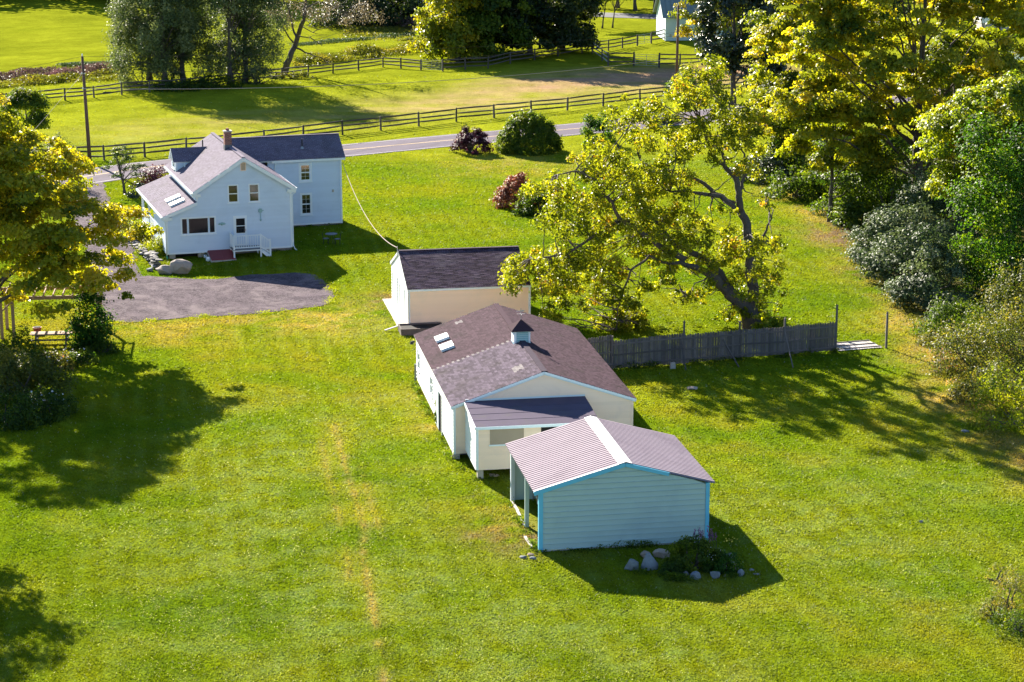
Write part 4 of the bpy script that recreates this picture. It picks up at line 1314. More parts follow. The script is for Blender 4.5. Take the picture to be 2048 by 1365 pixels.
def rib_wall(parent, O, U, Nn, poly, pitch=.245, name='panel'):
    """steel siding: each horizontal panel a piece, with a proud lower lip"""
    O = Vector(O); U = Vector(U); Nn = Vector(Nn); Z = Vector((0, 0, 1))
    P3 = lambda u, z, n=0.0: O + U * u + Z * z + Nn * n
    zs = [z for u, z in poly]; z = min(zs)

    def span(zz):
        xs_ = []
        n = len(poly)
        for i in range(n):
            (u1, a), (u2, b_) = poly[i], poly[(i + 1) % n]
            if (a <= zz <= b_) or (b_ <= zz <= a):
                if abs(b_ - a) < 1e-9: xs_ += [u1, u2]
                else: xs_.append(u1 + (u2 - u1) * (zz - a) / (b_ - a))
        return (min(xs_), max(xs_))
    while z < max(zs) - .03:
        z1 = min(z + pitch, max(zs) - .004)
        a = span(z + .001); b_ = span(z1 - .001)
        prof = [(0, -.01), (.07, -.01), (.075, .045), (.14, .045), (.2, .015), (1.0, .008)]
        vs = []
        for fz, nn in prof:
            q = fz if fz < .5 else 1.0
            zz = z + (z1 - z) * (fz if fz == 1.0 else fz * 1.0)
            k = (zz - z) / (z1 - z)
            ua = a[0] + (b_[0] - a[0]) * k; ub = a[1] + (b_[1] - a[1]) * k
            vs += [P3(ua, zz, nn), P3(ub, zz, nn)]
        back = [P3(a[0], z, -.03), P3(a[1], z, -.03), P3(b_[1], z1, -.03), P3(b_[0], z1, -.03)]
        n = len(vs)
        vs += back
        fs = [(2 * k, 2 * k + 1, 2 * k + 3, 2 * k + 2) for k in range(len(prof) - 1)] + [(n + 1, n, n + 3, n + 2), (n, n + 1, 1, 0), (2 * len(prof) - 2, 2 * len(prof) - 1, n + 2, n + 3)]
        MB().add(vs, fs).build(name, SPn, parent)
        z = z1


rib_wall(shed, (0, 0, 0), X, -Y, [(.16, .06), (SW - .14, .06), (SW - .14, stop(SW - .14)), (SW / 2, stop(SW / 2)), (.16, stop(.16))], .24)
rib_wall(shed, (0, SDp, 0), X, Y, [(.1, .06), (SW - .1, .06), (SW - .1, stop(SW - .1)), (SW / 2, stop(SW / 2)), (.1, stop(.1))], .41)
rib_wall(shed, (SW, 0, 0), Y, X, [(.1, .06), (SDp - .1, .06), (SDp - .1, stop(SW)), (.1, stop(SW))], .41)
MB().box(.1, SW - .1, SDp - .06, SDp - .032, .06, 2.6).build('back_lining', SPn, shed)
for x_ in (1.0, 2.6, 4.2, 5.8):
    MB().box(x_, x_ + .06, SDp - .12, SDp - .065, 0, 2.8).build('stud', M['galv'], shed)
# trims
MB().box(-.03, .155, -.05, .16, -.05, stop(.1)).build('corner_trim', M['blue_trim'], shed)
MB().box(SW - .135, SW + .03, -.05, .16, .02, stop(SW - .1)).build('corner_trim', M['blue_trim'], shed)
MB().box(-.03, .15, 3.33, 3.47, -.05, stop(.05)).build('post', SPn, shed)
MB().box(-.03, .15, SDp - .16, SDp + .04, -.05, stop(.05)).build('corner_trim', M['pale_blue_trim'], shed)
MB().box(.0, .12, .17, SDp - .17, stop(.05) - .14, stop(.05) - .02).build('header', M['galv'], shed)
MB().beam((-.02, .2, 2.1), (-.02, .62, stop(.05) - .06), .05, .05).build('brace', M['galv'], shed)
# roof sheets, ribs as part of each sheet's own shape
for side in (0, 1):
    xe = -OV if side == 0 else SW + OV
    e = Vector((xe, 0, SE)); rd = Vector((SW / 2, 0, SR)); S = (rd - e); sl2 = S.length; S = S.normalized()
    Nn = Vector((-S.z, 0, S.x)) if side == 0 else Vector((S.z * 1, 0, -S.x))
    if Nn.z < 0: Nn = -Nn
    y = -.07; nsheet = 10; wsh = (SDp + .14) / nsheet; pitch = wsh / 3
    for k in range(nsheet):
        prof = []
        for q in range(3):
            yb = y + q * pitch
            prof += [(yb, 0), (yb + pitch * .40, 0), (yb + pitch * .41, .06), (yb + pitch * .975, .06), (yb + pitch * .985, 0)]
        prof.append((y + wsh - .002, 0))
        vs = []
        for yy, hh in prof:
            for s_ in (0, sl2 - .02):
                q = e + S * s_ + Nn * hh
                vs.append((q.x, yy, q.z))
        n = len(vs)
        for yy, hh in prof:
            for s_ in (0, sl2 - .02):
                q = e + S * s_ + Nn * (hh - .014)
                vs.append((q.x, yy, q.z))
        fs = []
        for i in range(len(prof) - 1):
            fs.append((2 * i, 2 * i + 1, 2 * i + 3, 2 * i + 2)); fs.append((n + 2 * i, n + 2 * i + 2, n + 2 * i + 3, n + 2 * i + 1))
            fs.append((2 * i, 2 * i + 2, n + 2 * i + 2, n + 2 * i)); fs.append((2 * i + 1, n + 2 * i + 1, n + 2 * i + 3, 2 * i + 3))
        MB().add(vs, fs).build('roof_sheet', M['metal_roof'], shed)
        y += wsh
    # rake edge strip
    MB().prism([(e + S * 0.0 + Nn * .042)[:] if False else (xe, -.10, SE + .06), (SW / 2, -.10, SR + .06), (SW / 2, -.02, SR + .064), (xe, -.02, SE + .064)], (0, 0, .012)).build('edge_flashing', M['white_metal'], shed) if side == 0 else None
mb = MB()
cwid = .30
for sgn in (-1, 1):
    mb.prism([(SW / 2, -.09, SR + .08), (SW / 2, SDp + .09, SR + .08), (SW / 2 + sgn * cwid, SDp + .09, SR + .07 - cwid * ss), (SW / 2 + sgn * cwid, -.09, SR + .07 - cwid * ss)], (0, 0, .014))
mb.build('ridge_cap', M['white_metal'], shed)
MB().beam((-OV, -.085, SE - .05), (SW / 2, -.085, SR - .05), .05, .17).build('rake_trim', M['blue_trim'], shed)
MB().beam((SW / 2, -.085, SR - .05), (SW / 2 + 1.95, -.085, SR - .05 - 1.95 * ss), .05, .16).build('rake_trim', M['blue_trim'], shed)
MB().box(.16, SW - .14, -.012, .0, -.05, .058).build('base_board', M['pale_wood'], shed)


# ------------------------------------------------------------------ fences
def on_ground(o, p, dz=0.0):
    o.location = (p[0], p[1], float(gz(p[0], p[1])) + dz)
    return o


_railmesh = []; _sunlit_railmesh = []
for k in range(4):
    mb = MB()
    vs = []
    for i, fx in enumerate((0, .12, .5, .88, 1)):
        r_ = (.035, .066, .072, .064, .033)[i]
        oy, oz = random.uniform(-.012, .012), random.uniform(-.03, .012)
        for a in range(6):
            th = a * math.pi / 3 + .3
            vs.append((fx, oy + r_ * math.cos(th) * 1.0, oz + r_ * 1.25 * math.sin(th)))
    fs = []
    for i in range(4):
        for a in range(6):
            fs.append((i * 6 + a, i * 6 + (a + 1) % 6, (i + 1) * 6 + (a + 1) % 6, (i + 1) * 6 + a))
    fs += [tuple(range(6))[::-1], tuple(range(24, 30))]
    mb.add(vs, fs)
    _railmesh.append(mb.mesh('rail', M['rail_wood'])); _sunlit_railmesh.append(mb.mesh('rail', M['pale_wood']))
_postmesh = []
for k in range(3):
    mb = MB()
    w = .095
    mb.hexa([(-w, -w, -.3), (w, -w, -.3), (w, w, -.3), (-w, w, -.3)], [(-w * .9, -w * .9, .96), (w * .9, -w * .9, .97), (w * .9, w * .9, .98), (-w * .9, w * .9, .96)])
    mb.add([(-w * .9, -w * .9, .96), (w * .9, -w * .9, .97), (w * .9, w * .9, .98), (-w * .9, w * .9, .96), (0.01, 0, 1.0)], [(0, 1, 4), (1, 2, 4), (2, 3, 4), (3, 0, 4)])
    _postmesh.append(mb.mesh('post', M['rail_wood']))


def rail_fence(label, pts, heights, rails=(.30, .60, .90), skip=(), group=None, pale=(), name='rail_fence'):
    root = thing(name, label, 'fence', (pts[0][0], pts[0][1], 0), 0, group)
    o0 = Vector((pts[0][0], pts[0][1], 0))
    for i, p in enumerate(pts):
        z = float(gz(p[0], p[1]))
        o = bpy.data.objects.new('post', random.choice(_postmesh)); link(o, root)
        o.location = Vector((p[0], p[1], z)) - o0
        o.scale = (1, 1, heights[i]); o.rotation_euler = (random.uniform(-.03, .03), random.uniform(-.03, .03), random.uniform(0, .4))
    for i in range(len(pts) - 1):
        if i in skip: continue
        a = Vector((pts[i][0], pts[i][1], float(gz(pts[i][0], pts[i][1])))); b_ = Vector((pts[i + 1][0], pts[i + 1][1], float(gz(pts[i + 1][0], pts[i + 1][1]))))
        for f in rails:
            q0 = a + Vector((0, 0, heights[i] * f + random.uniform(-.05, .05))); q1 = b_ + Vector((0, 0, heights[i + 1] * f + random.uniform(-.05, .05)))
            d = q1 - q0
            o = bpy.data.objects.new('rail', random.choice(_sunlit_railmesh if i in pale else _railmesh)); link(o, root)
            o.location = q0 - o0
            o.rotation_euler = (random.uniform(-.2, .2), -math.atan2(d.z, math.hypot(d.x, d.y)), math.atan2(d.y, d.x))
            o.scale = (d.length, 1, 1)
    return root


z1 = lambda x, y: (x / 2.926, y / 2.926)
z2 = lambda x, y: (700 + x / 2.926, y / 2.926)
za_ = lambda x, y: (860 + x / 3.793, y / 3.793)
rp = [(-60, 352), (20, 340), (78, 331), (148, 323)] + [z1(610, 940), z1(848, 921), z1(1090, 897), z1(1325, 872), z1(1547, 848), z1(1775, 818), z1(2005, 790)] + \
     [z2(180, 764), z2(403, 740), z2(622, 713), z2(843, 692), z2(1060, 668), z2(1272, 648), z2(1481, 624), z2(1697, 598), z2(1905, 573), z2(2110, 548), z2(2320, 522), z2(2530, 497)]
rp = [at(*q) for q in rp]
rail_fence('long three rail split rail fence along the far side of the paved road', rp, [1.48 + random.uniform(-.05, .05) for _ in rp])
bp = [(-70, 222), (-28, 213), z1(40, 617), z1(212, 604), z1(381, 588), z1(550, 572), z1(713, 556), z1(875, 540), z1(1037, 530), z1(1195, 514), z1(1350, 494), z1(1500, 480), z1(1650, 464), z1(1805, 448), z1(1949, 432), z2(50, 414), z2(193, 394), z2(298, 402), z2(415, 412)]
bp = [at(*q) for q in bp]
rail_fence('weathered split rail fence passing under the willow clump at the back of the paddock', bp, [1.35 + random.uniform(-.05, .08) for _ in bp])
cp = [z2(543, 419), z2(675, 408), z2(808, 403), z2(937, 374), z2(1080, 353), z2(1217, 332), z2(1358, 312), z2(1512, 298), z2(1594, 283), z2(1681, 269)]
cp = [at(*q) for q in cp]
rail_fence('dark split rail fence below the big dark tree clump', cp, [1.55] * 10)
rail_fence('short rail fence joining the gate to the far white barn', [at(*z2(1763, 256)), at(*z2(1843, 240))], [1.65, 1.75])
kp = [at(*z2(1418, 315)), at(*z2(1476, 358)), at(*z2(1511, 386)), at(*z2(1660, 390))]
rail_fence('corner rail fence with two panels coloured pale as if sunlit in the paddock', kp, [1.6, 1.6, 1.75, 1.9], pale=(0, 1))  # sunlight on the first two panels is put into their pale wood colour
rail_fence('short rail fence running from the gate into the roadside trees', [at(*z2(1809, 397)), at(*z2(1930, 392)), at(*z2(2060, 384))], [1.9, 1.7, 1.6])


def tube_gate(label, a, b_, h):
    a = Vector(a); b_ = Vector(b_); a.z = float(gz(a.x, a.y)); b_.z = float(gz(b_.x, b_.y))
    d = (b_ - a); L_ = d.length; ang = math.atan2(d.y, d.x)
    t = thing('field_gate', label, 'gate', a, ang, 'tube gates in the paddock fences')
    dz = d.z
    for x_ in (.08, L_ * .5, L_ - .08):
        MB().tube([(x_, 0, .18 + dz * x_ / L_), (x_, 0, h + dz * x_ / L_)], .028, 6).build('upright', M['galv'], t)
    for k in range(6):
        z_ = .2 + (h - .22) * k / 5
        MB().tube([(.08, 0, z_), (L_ - .08, 0, z_ + dz)], .024, 6).build('bar', M['galv'], t)


tube_gate('grey tube gate left of the big dark tree clump', at(*z2(418, 414)), at(*z2(540, 421)), 1.4)
tube_gate('grey tube gate nearest the far white barn', at(*z2(1684, 269)), at(*z2(1760, 256)), 1.45)
tube_gate('grey tube gate in the corral fence below the right utility pole', at(*z2(1664, 390)), at(*z2(1806, 397)), 1.6)

# ------------------------------------------------------------------ stockade fence
fence_px = [(1150, 747), (1224, 740), (1367, 729), (1478, 719), (1568, 714), (1671, 705)]
sf = [at(*q) for q in fence_px]
pan_h = [1.95, 2.0, 1.98, 2.0, 2.1]
base_lift = [0, 0, .05, .22, .25]
pan_h = [hz(sf[i + 1].y if i < 5 else sf[i].y, v) for i, v in enumerate((672, 668, 660, 655, 644))]
stock = thing('stockade_fence', 'grey weathered stockade fence propped by boards beside the leaning tree', 'fence', (sf[0].x, sf[0].y, 0), 0)
so = Vector((sf[0].x, sf[0].y, 0))
for i in range(5):
    a = Vector((sf[i].x, sf[i].y, 0)); b_ = Vector((sf[i + 1].x, sf[i + 1].y, 0)); d = (b_ - a); n = int(d.length / .155); dn = d.normalized(); nr = Vector((dn.y, -dn.x, 0))
    ha = pan_h[i] - (.12 if i < 2 else 0); hb = pan_h[i] + (.05 if i < 2 else .0)
    lean = (.10, .05, -.02, .06, 0)[i]
    for k in range(n):
        p_ = a + d * ((k + .5) / n) - so
        hh = ha + (hb - ha) * k / n + random.uniform(-.03, .03)
        z0 = max(.02, random.uniform(.03, .1) + base_lift[i] * .3)
        w = d.length / n * random.uniform(.42, .485)
        mb = MB()
        q = lambda s, z, o_: p_ + dn * s + nr * (o_ - lean * z / 2) + Vector((0, 0, z))
        mb.prism([q(-w, z0, 0), q(w, z0, 0), q(w, hh - .07, 0), q(w * .5, hh, 0), q(-w * .5, hh, 0), q(-w, hh - .07, 0)], -nr * .022)
        mb.build('picket', M['old_wood'], stock)
    for f in (.12, .48, .85):
        za = .1 + f * (ha - .1); zb_ = .1 + f * (hb - .1)
        MB().beam(a - so + nr * (.035 - lean * za / 2) + Vector((0, 0, za)), b_ - so + nr * (.035 - lean * zb_ / 2) + Vector((0, 0, zb_)), .045, .085).build('rail', M['old_wood'], stock)
for i, (x_, hh) in enumerate(zip(range(6), (1.9, 2.0, 2.45, 2.3, 2.35, 2.75))):
    p_ = Vector((sf[i].x, sf[i].y, 0)) - so
    MB().box(p_.x - .055, p_.x + .055, p_.y - .02, p_.y + .09, -.3, hh).build('post', M['old_wood'], stock)
    if i in (2, 5):
        MB().tube([p_ + Vector((0, .035, hh)), p_ + Vector((0, .035, hh + .04)), p_ + Vector((0, .035, hh + .1)), p_ + Vector((0, .035, hh + .17))], [.03, .07, .07, .02], 8).build('finial', M['old_wood'], stock)
for (u0, v0, u1, v1) in ((1361, 680, 1372, 741), (1446, 680, 1478, 735), (1569, 660, 1586, 736)):
    g = at(u1, v1); tp = vert(u0, v0, g.y + 1.15)
    MB().beam(g - so, tp - so, .12, .05, up=(1, 0, 0)).build('brace', M['old_wood'], stock)
bl = at(1345, 737)
t = thing('stump_block', 'small grey block standing at the foot of the stockade fence', 'block', (bl.x, bl.y, 0), .2)
MB().hexa([(-.16, -.14, -.05), (.17, -.13, -.05), (.15, .14, -.05), (-.15, .13, -.05)], [(-.13, -.1, .34), (.14, -.1, .36), (.12, .1, .36), (-.12, .1, .33)]).build('block', M['concrete'], t)
# fallen panel
fa, fb, fc = at(1676, 704), at(1765, 697), at(1745, 684)
pd = (fb - fa); pl = pd.length; fp = thing('fallen_fence_panel', 'bleached picket panel lying flat on the grass between stockade fence and lone post', 'fence panel', (fa.x, fa.y, .05), math.atan2(pd.y, pd.x))
dep = 1.95
n = 18
for k in range(n):
    x_ = pl * (k + .5) / n; w = pl / n * .42
    MB().box(x_ - w, x_ + w - random.uniform(0, .02), random.uniform(-.03, .03), dep + random.uniform(-.06, .03), 0, .022).build('picket', M['pale_wood'], fp)
for y_ in (.22, .95, 1.72):
    MB().box(.0, pl, y_, y_ + .09, .023, .065).build('rail', M['old_wood'], fp)
lp = at(1772, 697)
t = thing('lone_post', 'single weathered post with finial standing past the fallen panel', 'post', (lp.x, lp.y, 0), 0)
MB().box(-.06, .06, -.06, .06, -.3, 2.1).build('post', M['old_wood'], t)
MB().tube([(0, 0, 2.1), (0, 0, 2.14), (0, 0, 2.2), (0, 0, 2.26)], [.03, .07, .07, .02], 8).build('finial', M['old_wood'], t)

# ------------------------------------------------------------------ utility poles and wires
lpz = at(180, 326); rpz = at(1353, 171)
LH = hz(lpz.y, 113); RH = hz(rpz.y, 10)


def pole(label, p, h, lean, fit):
    t = thing('utility_pole', label, 'utility pole', (p.x, p.y, float(gz(p.x, p.y))), 0, 'utility poles along the paddock')
    MB().tube([(0, 0, -.3), (lean * .5, 0, h * .5), (lean, 0, h)], [.19, .155, .12], 10).build('pole', M['pole_wood'], t, True)
    MB().tube([(lean, 0, h), (lean, 0, h + .1), (lean, 0, h + .22)], [.03, .07, .04], 8).build('insulator', M['white_metal'], t)
    for f, s in fit:
        MB().box(lean * f - .2, lean * f + .2, -.18, -.08, h * f - .04, h * f + .04).build('bracket', M['galv'], t)
        MB().tube([(lean * f - .12, -.2, h * f), (lean * f - .12, -.2, h * f + .14)], [.05, .03], 7).build('insulator', M['white_metal'], t)
    return t


pole('tall brown wooden utility pole at the road left of the farmhouse', lpz, LH, -.25, ((.84, 0), (.7, 0)))
rpt = pole('dark wooden utility pole in front of the far white barn', rpz, RH, .05, ((.62, 0), (.9, 0)))


def wire(label, a, b_, sag, r=.012, mat='wire', n=24, name='wire', cat='wire', group=None):
    a = Vector(a); b_ = Vector(b_)
    pts = [a + (b_ - a) * (k / n) - Vector((0, 0, sag * 4 * (k / n) * (1 - k / n))) for k in range(n + 1)]
    o = MB().tube(pts, r, 5).build(name, M[mat])
    return tag(o, label, cat, group)


LT = lambda f: Vector((lpz.x - .25 * f, lpz.y - .2, LH * f))
RT = lambda f: Vector((rpz.x + .05 * f, rpz.y - .2, RH * f))
g_ = 'overhead lines across the paddock'
wire('pale thick overhead cable sagging lowest between the two utility poles', LT(.70), RT(.34), 1.1, .03, 'cable', group=g_)
wire('middle overhead wire between the two utility poles', LT(.84), RT(.62), .9, .018, 'wire', group=g_)
wire('topmost overhead wire between the two utility poles', LT(1.0), RT(.66), .7, .014, 'wire', group=g_)
ol = Vector((lpz.x - 34, lpz.y - 26, 7.2))
wire('overhead wire leaving the left utility pole towards the left edge', LT(1.0), ol, .6, .014, 'wire', group=g_)
wire('bright guy cable slanting down left from the utility pole to the big maple', LT(.85), at(40, 292, 4.0), .1, .014, 'cable', cat='cable', name='guy_cable')
wire('thin wire from the utility pole dropping towards the farmhouse chimney side', LT(.80) + Vector((.4, 0, 0)), Vector(hw(9.5, 11, 7.0)), .6, .011, 'wire', cat='wire')
hc = Vector(hw(13.2, 8.9, 4.9)); gp = Vector(loc2w((GX, GY), GA, -.05, GD / 2) + (GR + .2,))
wire('pale cable looping from the farmhouse wing down to the garage peak', hc, gp, 1.25, .026, 'cable', cat='cable', name='service_cable')
t = thing('wire_block', 'small dark splice hanging on the line beside the left utility pole', 'wire fitting', LT(.70) + Vector((2.2, .2, -.35)), 0)
MB().tube([(-.5, 0, 0), (0, 0, -.04), (.5, 0, 0)], [.05, .1, .05], 7).build('splice', M['black_metal'], t)

# ------------------------------------------------------------------ far white barn, far house, car
b0 = at(1331, 83)
fb_ = thing('far_barn', 'distant pale blue white barn with green tin roof behind the utility pole', 'barn', (b0.x, b0.y, 0), .08)
FW = 9.0; FH = hz(b0.y, 33); FR = hz(b0.y + 4, -18)
clap_wall(fb_, (0, 0, 0), X, -Y, [(0, .1), (FW, .1), (FW, FH), (0, FH)], [(2.2, 5.2, .1, 3.0)], .3, M['far_white'])
clap_wall(fb_, (0, 0, 0), Y, -X, [(0, .1), (9, .1), (9, FH), (4.5, FR - .2), (0, FH)], [], .3, M['far_white'], join=True)
clap_wall(fb_, (FW, 0, 0), Y, X, [(0, .1), (9, .1), (9, FH), (4.5, FR - .2), (0, FH)], [], .3, M['far_white'], join=True)
fd = MB().box(1.9, 5.4, -.12, -.05, .15, 3.1).build('barn_door', M['far_white'], fb_)
MB().box(1.6, 5.9, -.16, -.1, 3.12, 3.3).build('door_track', M['teal_paint'], fd)
MB().tube([(.7, -.02, .9), (.7, -.12, .9)], .17, 8).build('vent_cap', M['galv'], fb_)
for s in (0, 1):
    mb0 = MB(); nn = 14
    y0, y1 = (-.4, 4.5) if s == 0 else (9.4, 4.5)
    for k in range(nn):
        x0 = -.5 + k * (FW + 1) / nn; x1 = x0 + (FW + 1) / nn
        zl = FH - .25
        mb = MB(); mb.hexa([(x0, y0, zl), (x1, y0, zl), (x1, y1, FR), (x0, y1, FR)], [(x0, y0, zl + .06), (x1, y0, zl + .06), (x1, y1, FR + .06), (x0, y1, FR + .06)])
        mb.hexa([(x0, y0, zl + .06), (x0 + .12, y0, zl + .06), (x0 + .12, y1, FR + .06), (x0, y1, FR + .06)], [(x0, y0, zl + .14), (x0 + .1, y0, zl + .14), (x0 + .1, y1, FR + .14), (x0, y1, FR + .14)])
        mb.build('roof_sheet', M['green_tin'], fb_)
h0 = at(1962, 62)
fh = thing('far_house', 'distant white clapboard house behind the roadside maples at the upper right', 'house', (h0.x, h0.y, 0), .05)
FHh = 7.0
clap_wall(fh, (0, 0, 0), X, -Y, [(0, 1.25), (16, 1.25), (16, FHh), (0, FHh)], [(2.2, 3.2, 2.6, 4.4), (6.5, 7.5, 2.6, 4.4)], .3, M['white_siding'])
clap_wall(fh, (0, 0, 0), Y, -X, [(0, 1.25), (9, 1.25), (9, FHh), (0, FHh)], [], .3, M['white_siding'], join=True)
MB().box(.06, 15.9, .06, 9, -.2, 1.24).build('foundation', M['concrete'], fh)
MB().prism([(-.4, -.5, FHh - .2), (-.4, 9.5, FHh - .2), (-.4, 4.5, FHh + 3.2)], (16.8, 0, 0)).build('roof', M['house_shingle'], fh)
window(fh, (0, 0, 0), X, -Y, 2.2, 3.2, 2.6, 4.4); window(fh, (0, 0, 0), X, -Y, 6.5, 7.5, 2.6, 4.4)
wp = at(2030, 122)
t = thing('white_fence', 'short white picket fence glimpsed past the roadside maples', 'fence', (wp.x, wp.y, 0), .05)
for z_ in (.3, .95):
    MB().box(-2.5, 3.5, .03, .08, z_, z_ + .09).build('rail', M['white_trim'], t)
for k in range(30):
    MB().box(-2.5 + k * .2, -2.38 + k * .2, 0, .028, .08, 1.25).build('picket', M['white_trim'], t)
c0 = at(826, 12)
car = thing('parked_car', 'white car parked in the far driveway above the dark bushes', 'car', (c0.x, c0.y, 0), math.radians(8))
mb = MB()
prof = [(-2.2, .35), (2.2, .35), (2.25, .75), (2.1, .95), (1.2, 1.0), (.5, 1.5), (-1.4, 1.55), (-2.1, 1.05), (-2.25, .8)]
mb.prism([(x_, -.85, z_) for x_, z_ in prof], (0, 1.7, 0)).build('body', M['car_paint'], car)
for y_ in (-.87, .855):
    MB().prism([(-1.9, y_, 1.03), (.95, y_, 1.03), (.4, y_, 1.43), (-1.35, y_, 1.47)], (0, .015, 0)).build('side_window', M['glass'], car)
MB().prism([(-2.11, -.7, 1.08), (-2.11, .7, 1.08), (-1.52, .6, 1.5), (-1.52, -.6, 1.5)], (-.03, 0, .02)).build('rear_window', M['glass'], car)
for x_ in (-1.4, 1.4):
    for y_ in (-.9, .72):
        w = MB().tube([(x_, y_, .33), (x_, y_ + .18, .33)], .33, 14).build('wheel', M['rubber'], car)
        MB().tube([(x_, y_ - .01, .33), (x_, y_ + .19, .33)], .19, 10).build('rim', M['galv'], w)
for y_ in (-.75, .5):
    MB().box(-2.29, -2.2, y_, y_ + .25, .72, .92).build('tail_light', M['terracotta'], car)

# ------------------------------------------------------------------ yard furniture
tp = at(663, 487)
t = thing('patio_table', 'round dark metal patio table in the shade right of the farmhouse', 'table', (tp.x, tp.y, 0), 0)
MB().tube([(0, 0, .70), (0, 0, .735)], .46, 18).build('table_top', M['lead'], t)
for k in range(4):
    a = k * math.pi / 2 + .5
    MB().tube([(.36 * math.cos(a), .36 * math.sin(a), -.02), (.16 * math.cos(a), .16 * math.sin(a), .4), (.33 * math.cos(a), .33 * math.sin(a), .70)], .016, 6).build('leg', M['black_metal'], t)


def patio_chair(label, p, rz):
    t = thing('patio_chair', label, 'chair', (p.x, p.y, 0), rz, 'chairs at the patio table')
    MB().tube([(0, 0, .43), (0, 0, .46)], .23, 14).build('seat', M['lead'], t)
    for sx in (-1, 1):
        MB().tube([(sx * .2, -.18, -.02), (sx * .17, -.15, .43)], .014, 6).build('leg', M['black_metal'], t)
        MB().tube([(sx * .2, .2, -.02), (sx * .17, .17, .43)], .014, 6).build('leg', M['black_metal'], t)
    b_ = MB().tube([(-.18, .19, .44), (-.18, .25, .75), (0, .27, .92), (.18, .25, .75), (.18, .19, .44)], .014, 6).build('backrest', M['black_metal'], t)
    for k in (-.08, 0, .08):
        MB().tube([(k, .19, .45), (k, .255, .84)], .009, 5).build('spindle', M['black_metal'], b_)
patio_chair('dark metal patio chair on the left of the round patio table', at(652, 489), 1.75)
patio_chair('dark metal patio chair on the right of the round patio table', at(675, 490), -1.6)

for k, (u, v, s, lab) in enumerate(((411, 517, .13, 'small white pot beside the red cellar hatch, the farther one'), (416, 523, .16, 'small white pot beside the red cellar hatch, the nearer one'))):
    p_ = at(u, v)
    t = thing('white_pot', lab, 'pot', (p_.x, p_.y, p_.z), 0, 'white pots by the cellar hatch')
    MB().tube([(0, 0, -.02), (0, 0, s * .6), (0, 0, s * 1.6), (0, 0, s * 1.8)], [s * .6, s, s * .95, s * .7], 12).build('bowl', WT, t, True)
    MB().tube([(0, 0, s * 1.78), (0, 0, s * 1.95)], [s * .72, s * .66], 12).build('rim', WT, t)

# planter box between garage and barn
pb = at(*(760 + 270 / 6.2, 480 + 1190 / 6.2))
pl_ = thing('planter_box', 'low grey timber planter box in the gap between garage and barn', 'planter', (pb.x, pb.y, 0), GA)
for (a, b_, c, d) in ((0, 2.6, -.05, .03), (0, 2.6, 1.42, 1.5), (-.05, .03, -.05, 1.5), (2.57, 2.65, -.05, 1.5)):
    for k in range(2):
        MB().box(a, b_, c, d, k * .22 - .02, k * .22 + .195).build('plank', M['old_wood'], pl_)
MB().box(.04, 2.56, .04, 1.41, -.02, .33).build('soil', M['dark_void'], pl_)
sb = at(786, 662)
o = MB().beam((sb.x - .5, sb.y - .2, .08), (sb.x + .75, sb.y + .35, .38), .14, .05).build('plank', M['pale_wood'])
tag(o, 'loose pale plank leaning at the corner of the garage apron', 'plank')
for k, (u0, v0, u1, v1) in enumerate(((1023, 1004, 1036, 1024), (1035, 1024, 1049, 1052), (1050, 1075, 1063, 1096))):
    a, b_ = at(u0, v0), at(u1, v1)
    o = MB().beam((a.x, a.y, .03), (b_.x, b_.y, .035), .12, .07).build('ground_timber', M['pale_wood'])
    tag(o, ('pale edging timber in the grass at the far post of the metal shed', 'pale edging timber in the grass at the middle post of the metal shed', 'half buried edging timber near the front corner of the metal shed')[k], 'timber', 'edging timbers along the open side of the shed')

# pergola + picnic table
pg = at(95, 668)
per = thing('pergola', 'cedar pergola with slatted top under the big left maple', 'pergola', (pg.x, pg.y, 0), .12)
PX0, PX1, PY0, PY1, PHt = -2.6, 3.2, -1.2, 1.6, 2.45
for (x_, y_) in ((PX0, PY0), (PX0 + .75, PY0 - .35), (PX0, PY1), (PX1, PY0), (PX1, PY1)):
    MB().box(x_ - .09, x_ + .09, y_ - .09, y_ + .09, -.2, PHt).build('post', M['pergola_wood'], per)
for y_ in (PY0, PY1):
    MB().box(PX0 - .4, PX1 + .4, y_ - .04, y_ + .04, PHt - .02, PHt + .2).build('beam', M['pergola_wood'], per)
for k in range(12):
    x_ = PX0 - .3 + k * (PX1 - PX0 + .6) / 11
    MB().box(x_ - .025, x_ + .025, PY0 - .6, PY1 + .6, PHt + .201, PHt + .36).build('rafter', M['pergola_wood'], per)
MB().beam((PX0 + .05, PY0, PHt - .7), (PX0 + .75, PY0, PHt - .05), .07, .09).build('brace', M['pergola_wood'], per)
pt = at(104, 690)
pic = thing('picnic_table', 'weathered grey picnic table in front of the pergola', 'table', (pt.x, pt.y, 0), .1)
for k in range(5):
    MB().box(-1.25, 1.25, -.38 + k * .155, -.38 + k * .155 + .145, .72, .76).build('top_plank', M['pergola_wood'], pic)
for y_ in (-.78, .62):
    for k in range(2):
        MB().box(-1.25, 1.25, y_ + k * .14, y_ + k * .14 + .13, .43, .47).build('bench_plank', M['old_wood'], pic)
for x_ in (-.9, .9):
    MB().beam((x_, -.72, 0), (x_, -.25, .72), .05, .1, up=(1, 0, 0)).build('leg', M['old_wood'], pic)
    MB().beam((x_, .72, 0), (x_, .25, .72), .05, .1, up=(1, 0, 0)).build('leg', M['old_wood'], pic)
    MB().beam((x_ + .06, -.8, .4), (x_ + .06, .8, .4), .05, .09).build('cross_brace', M['old_wood'], pic)


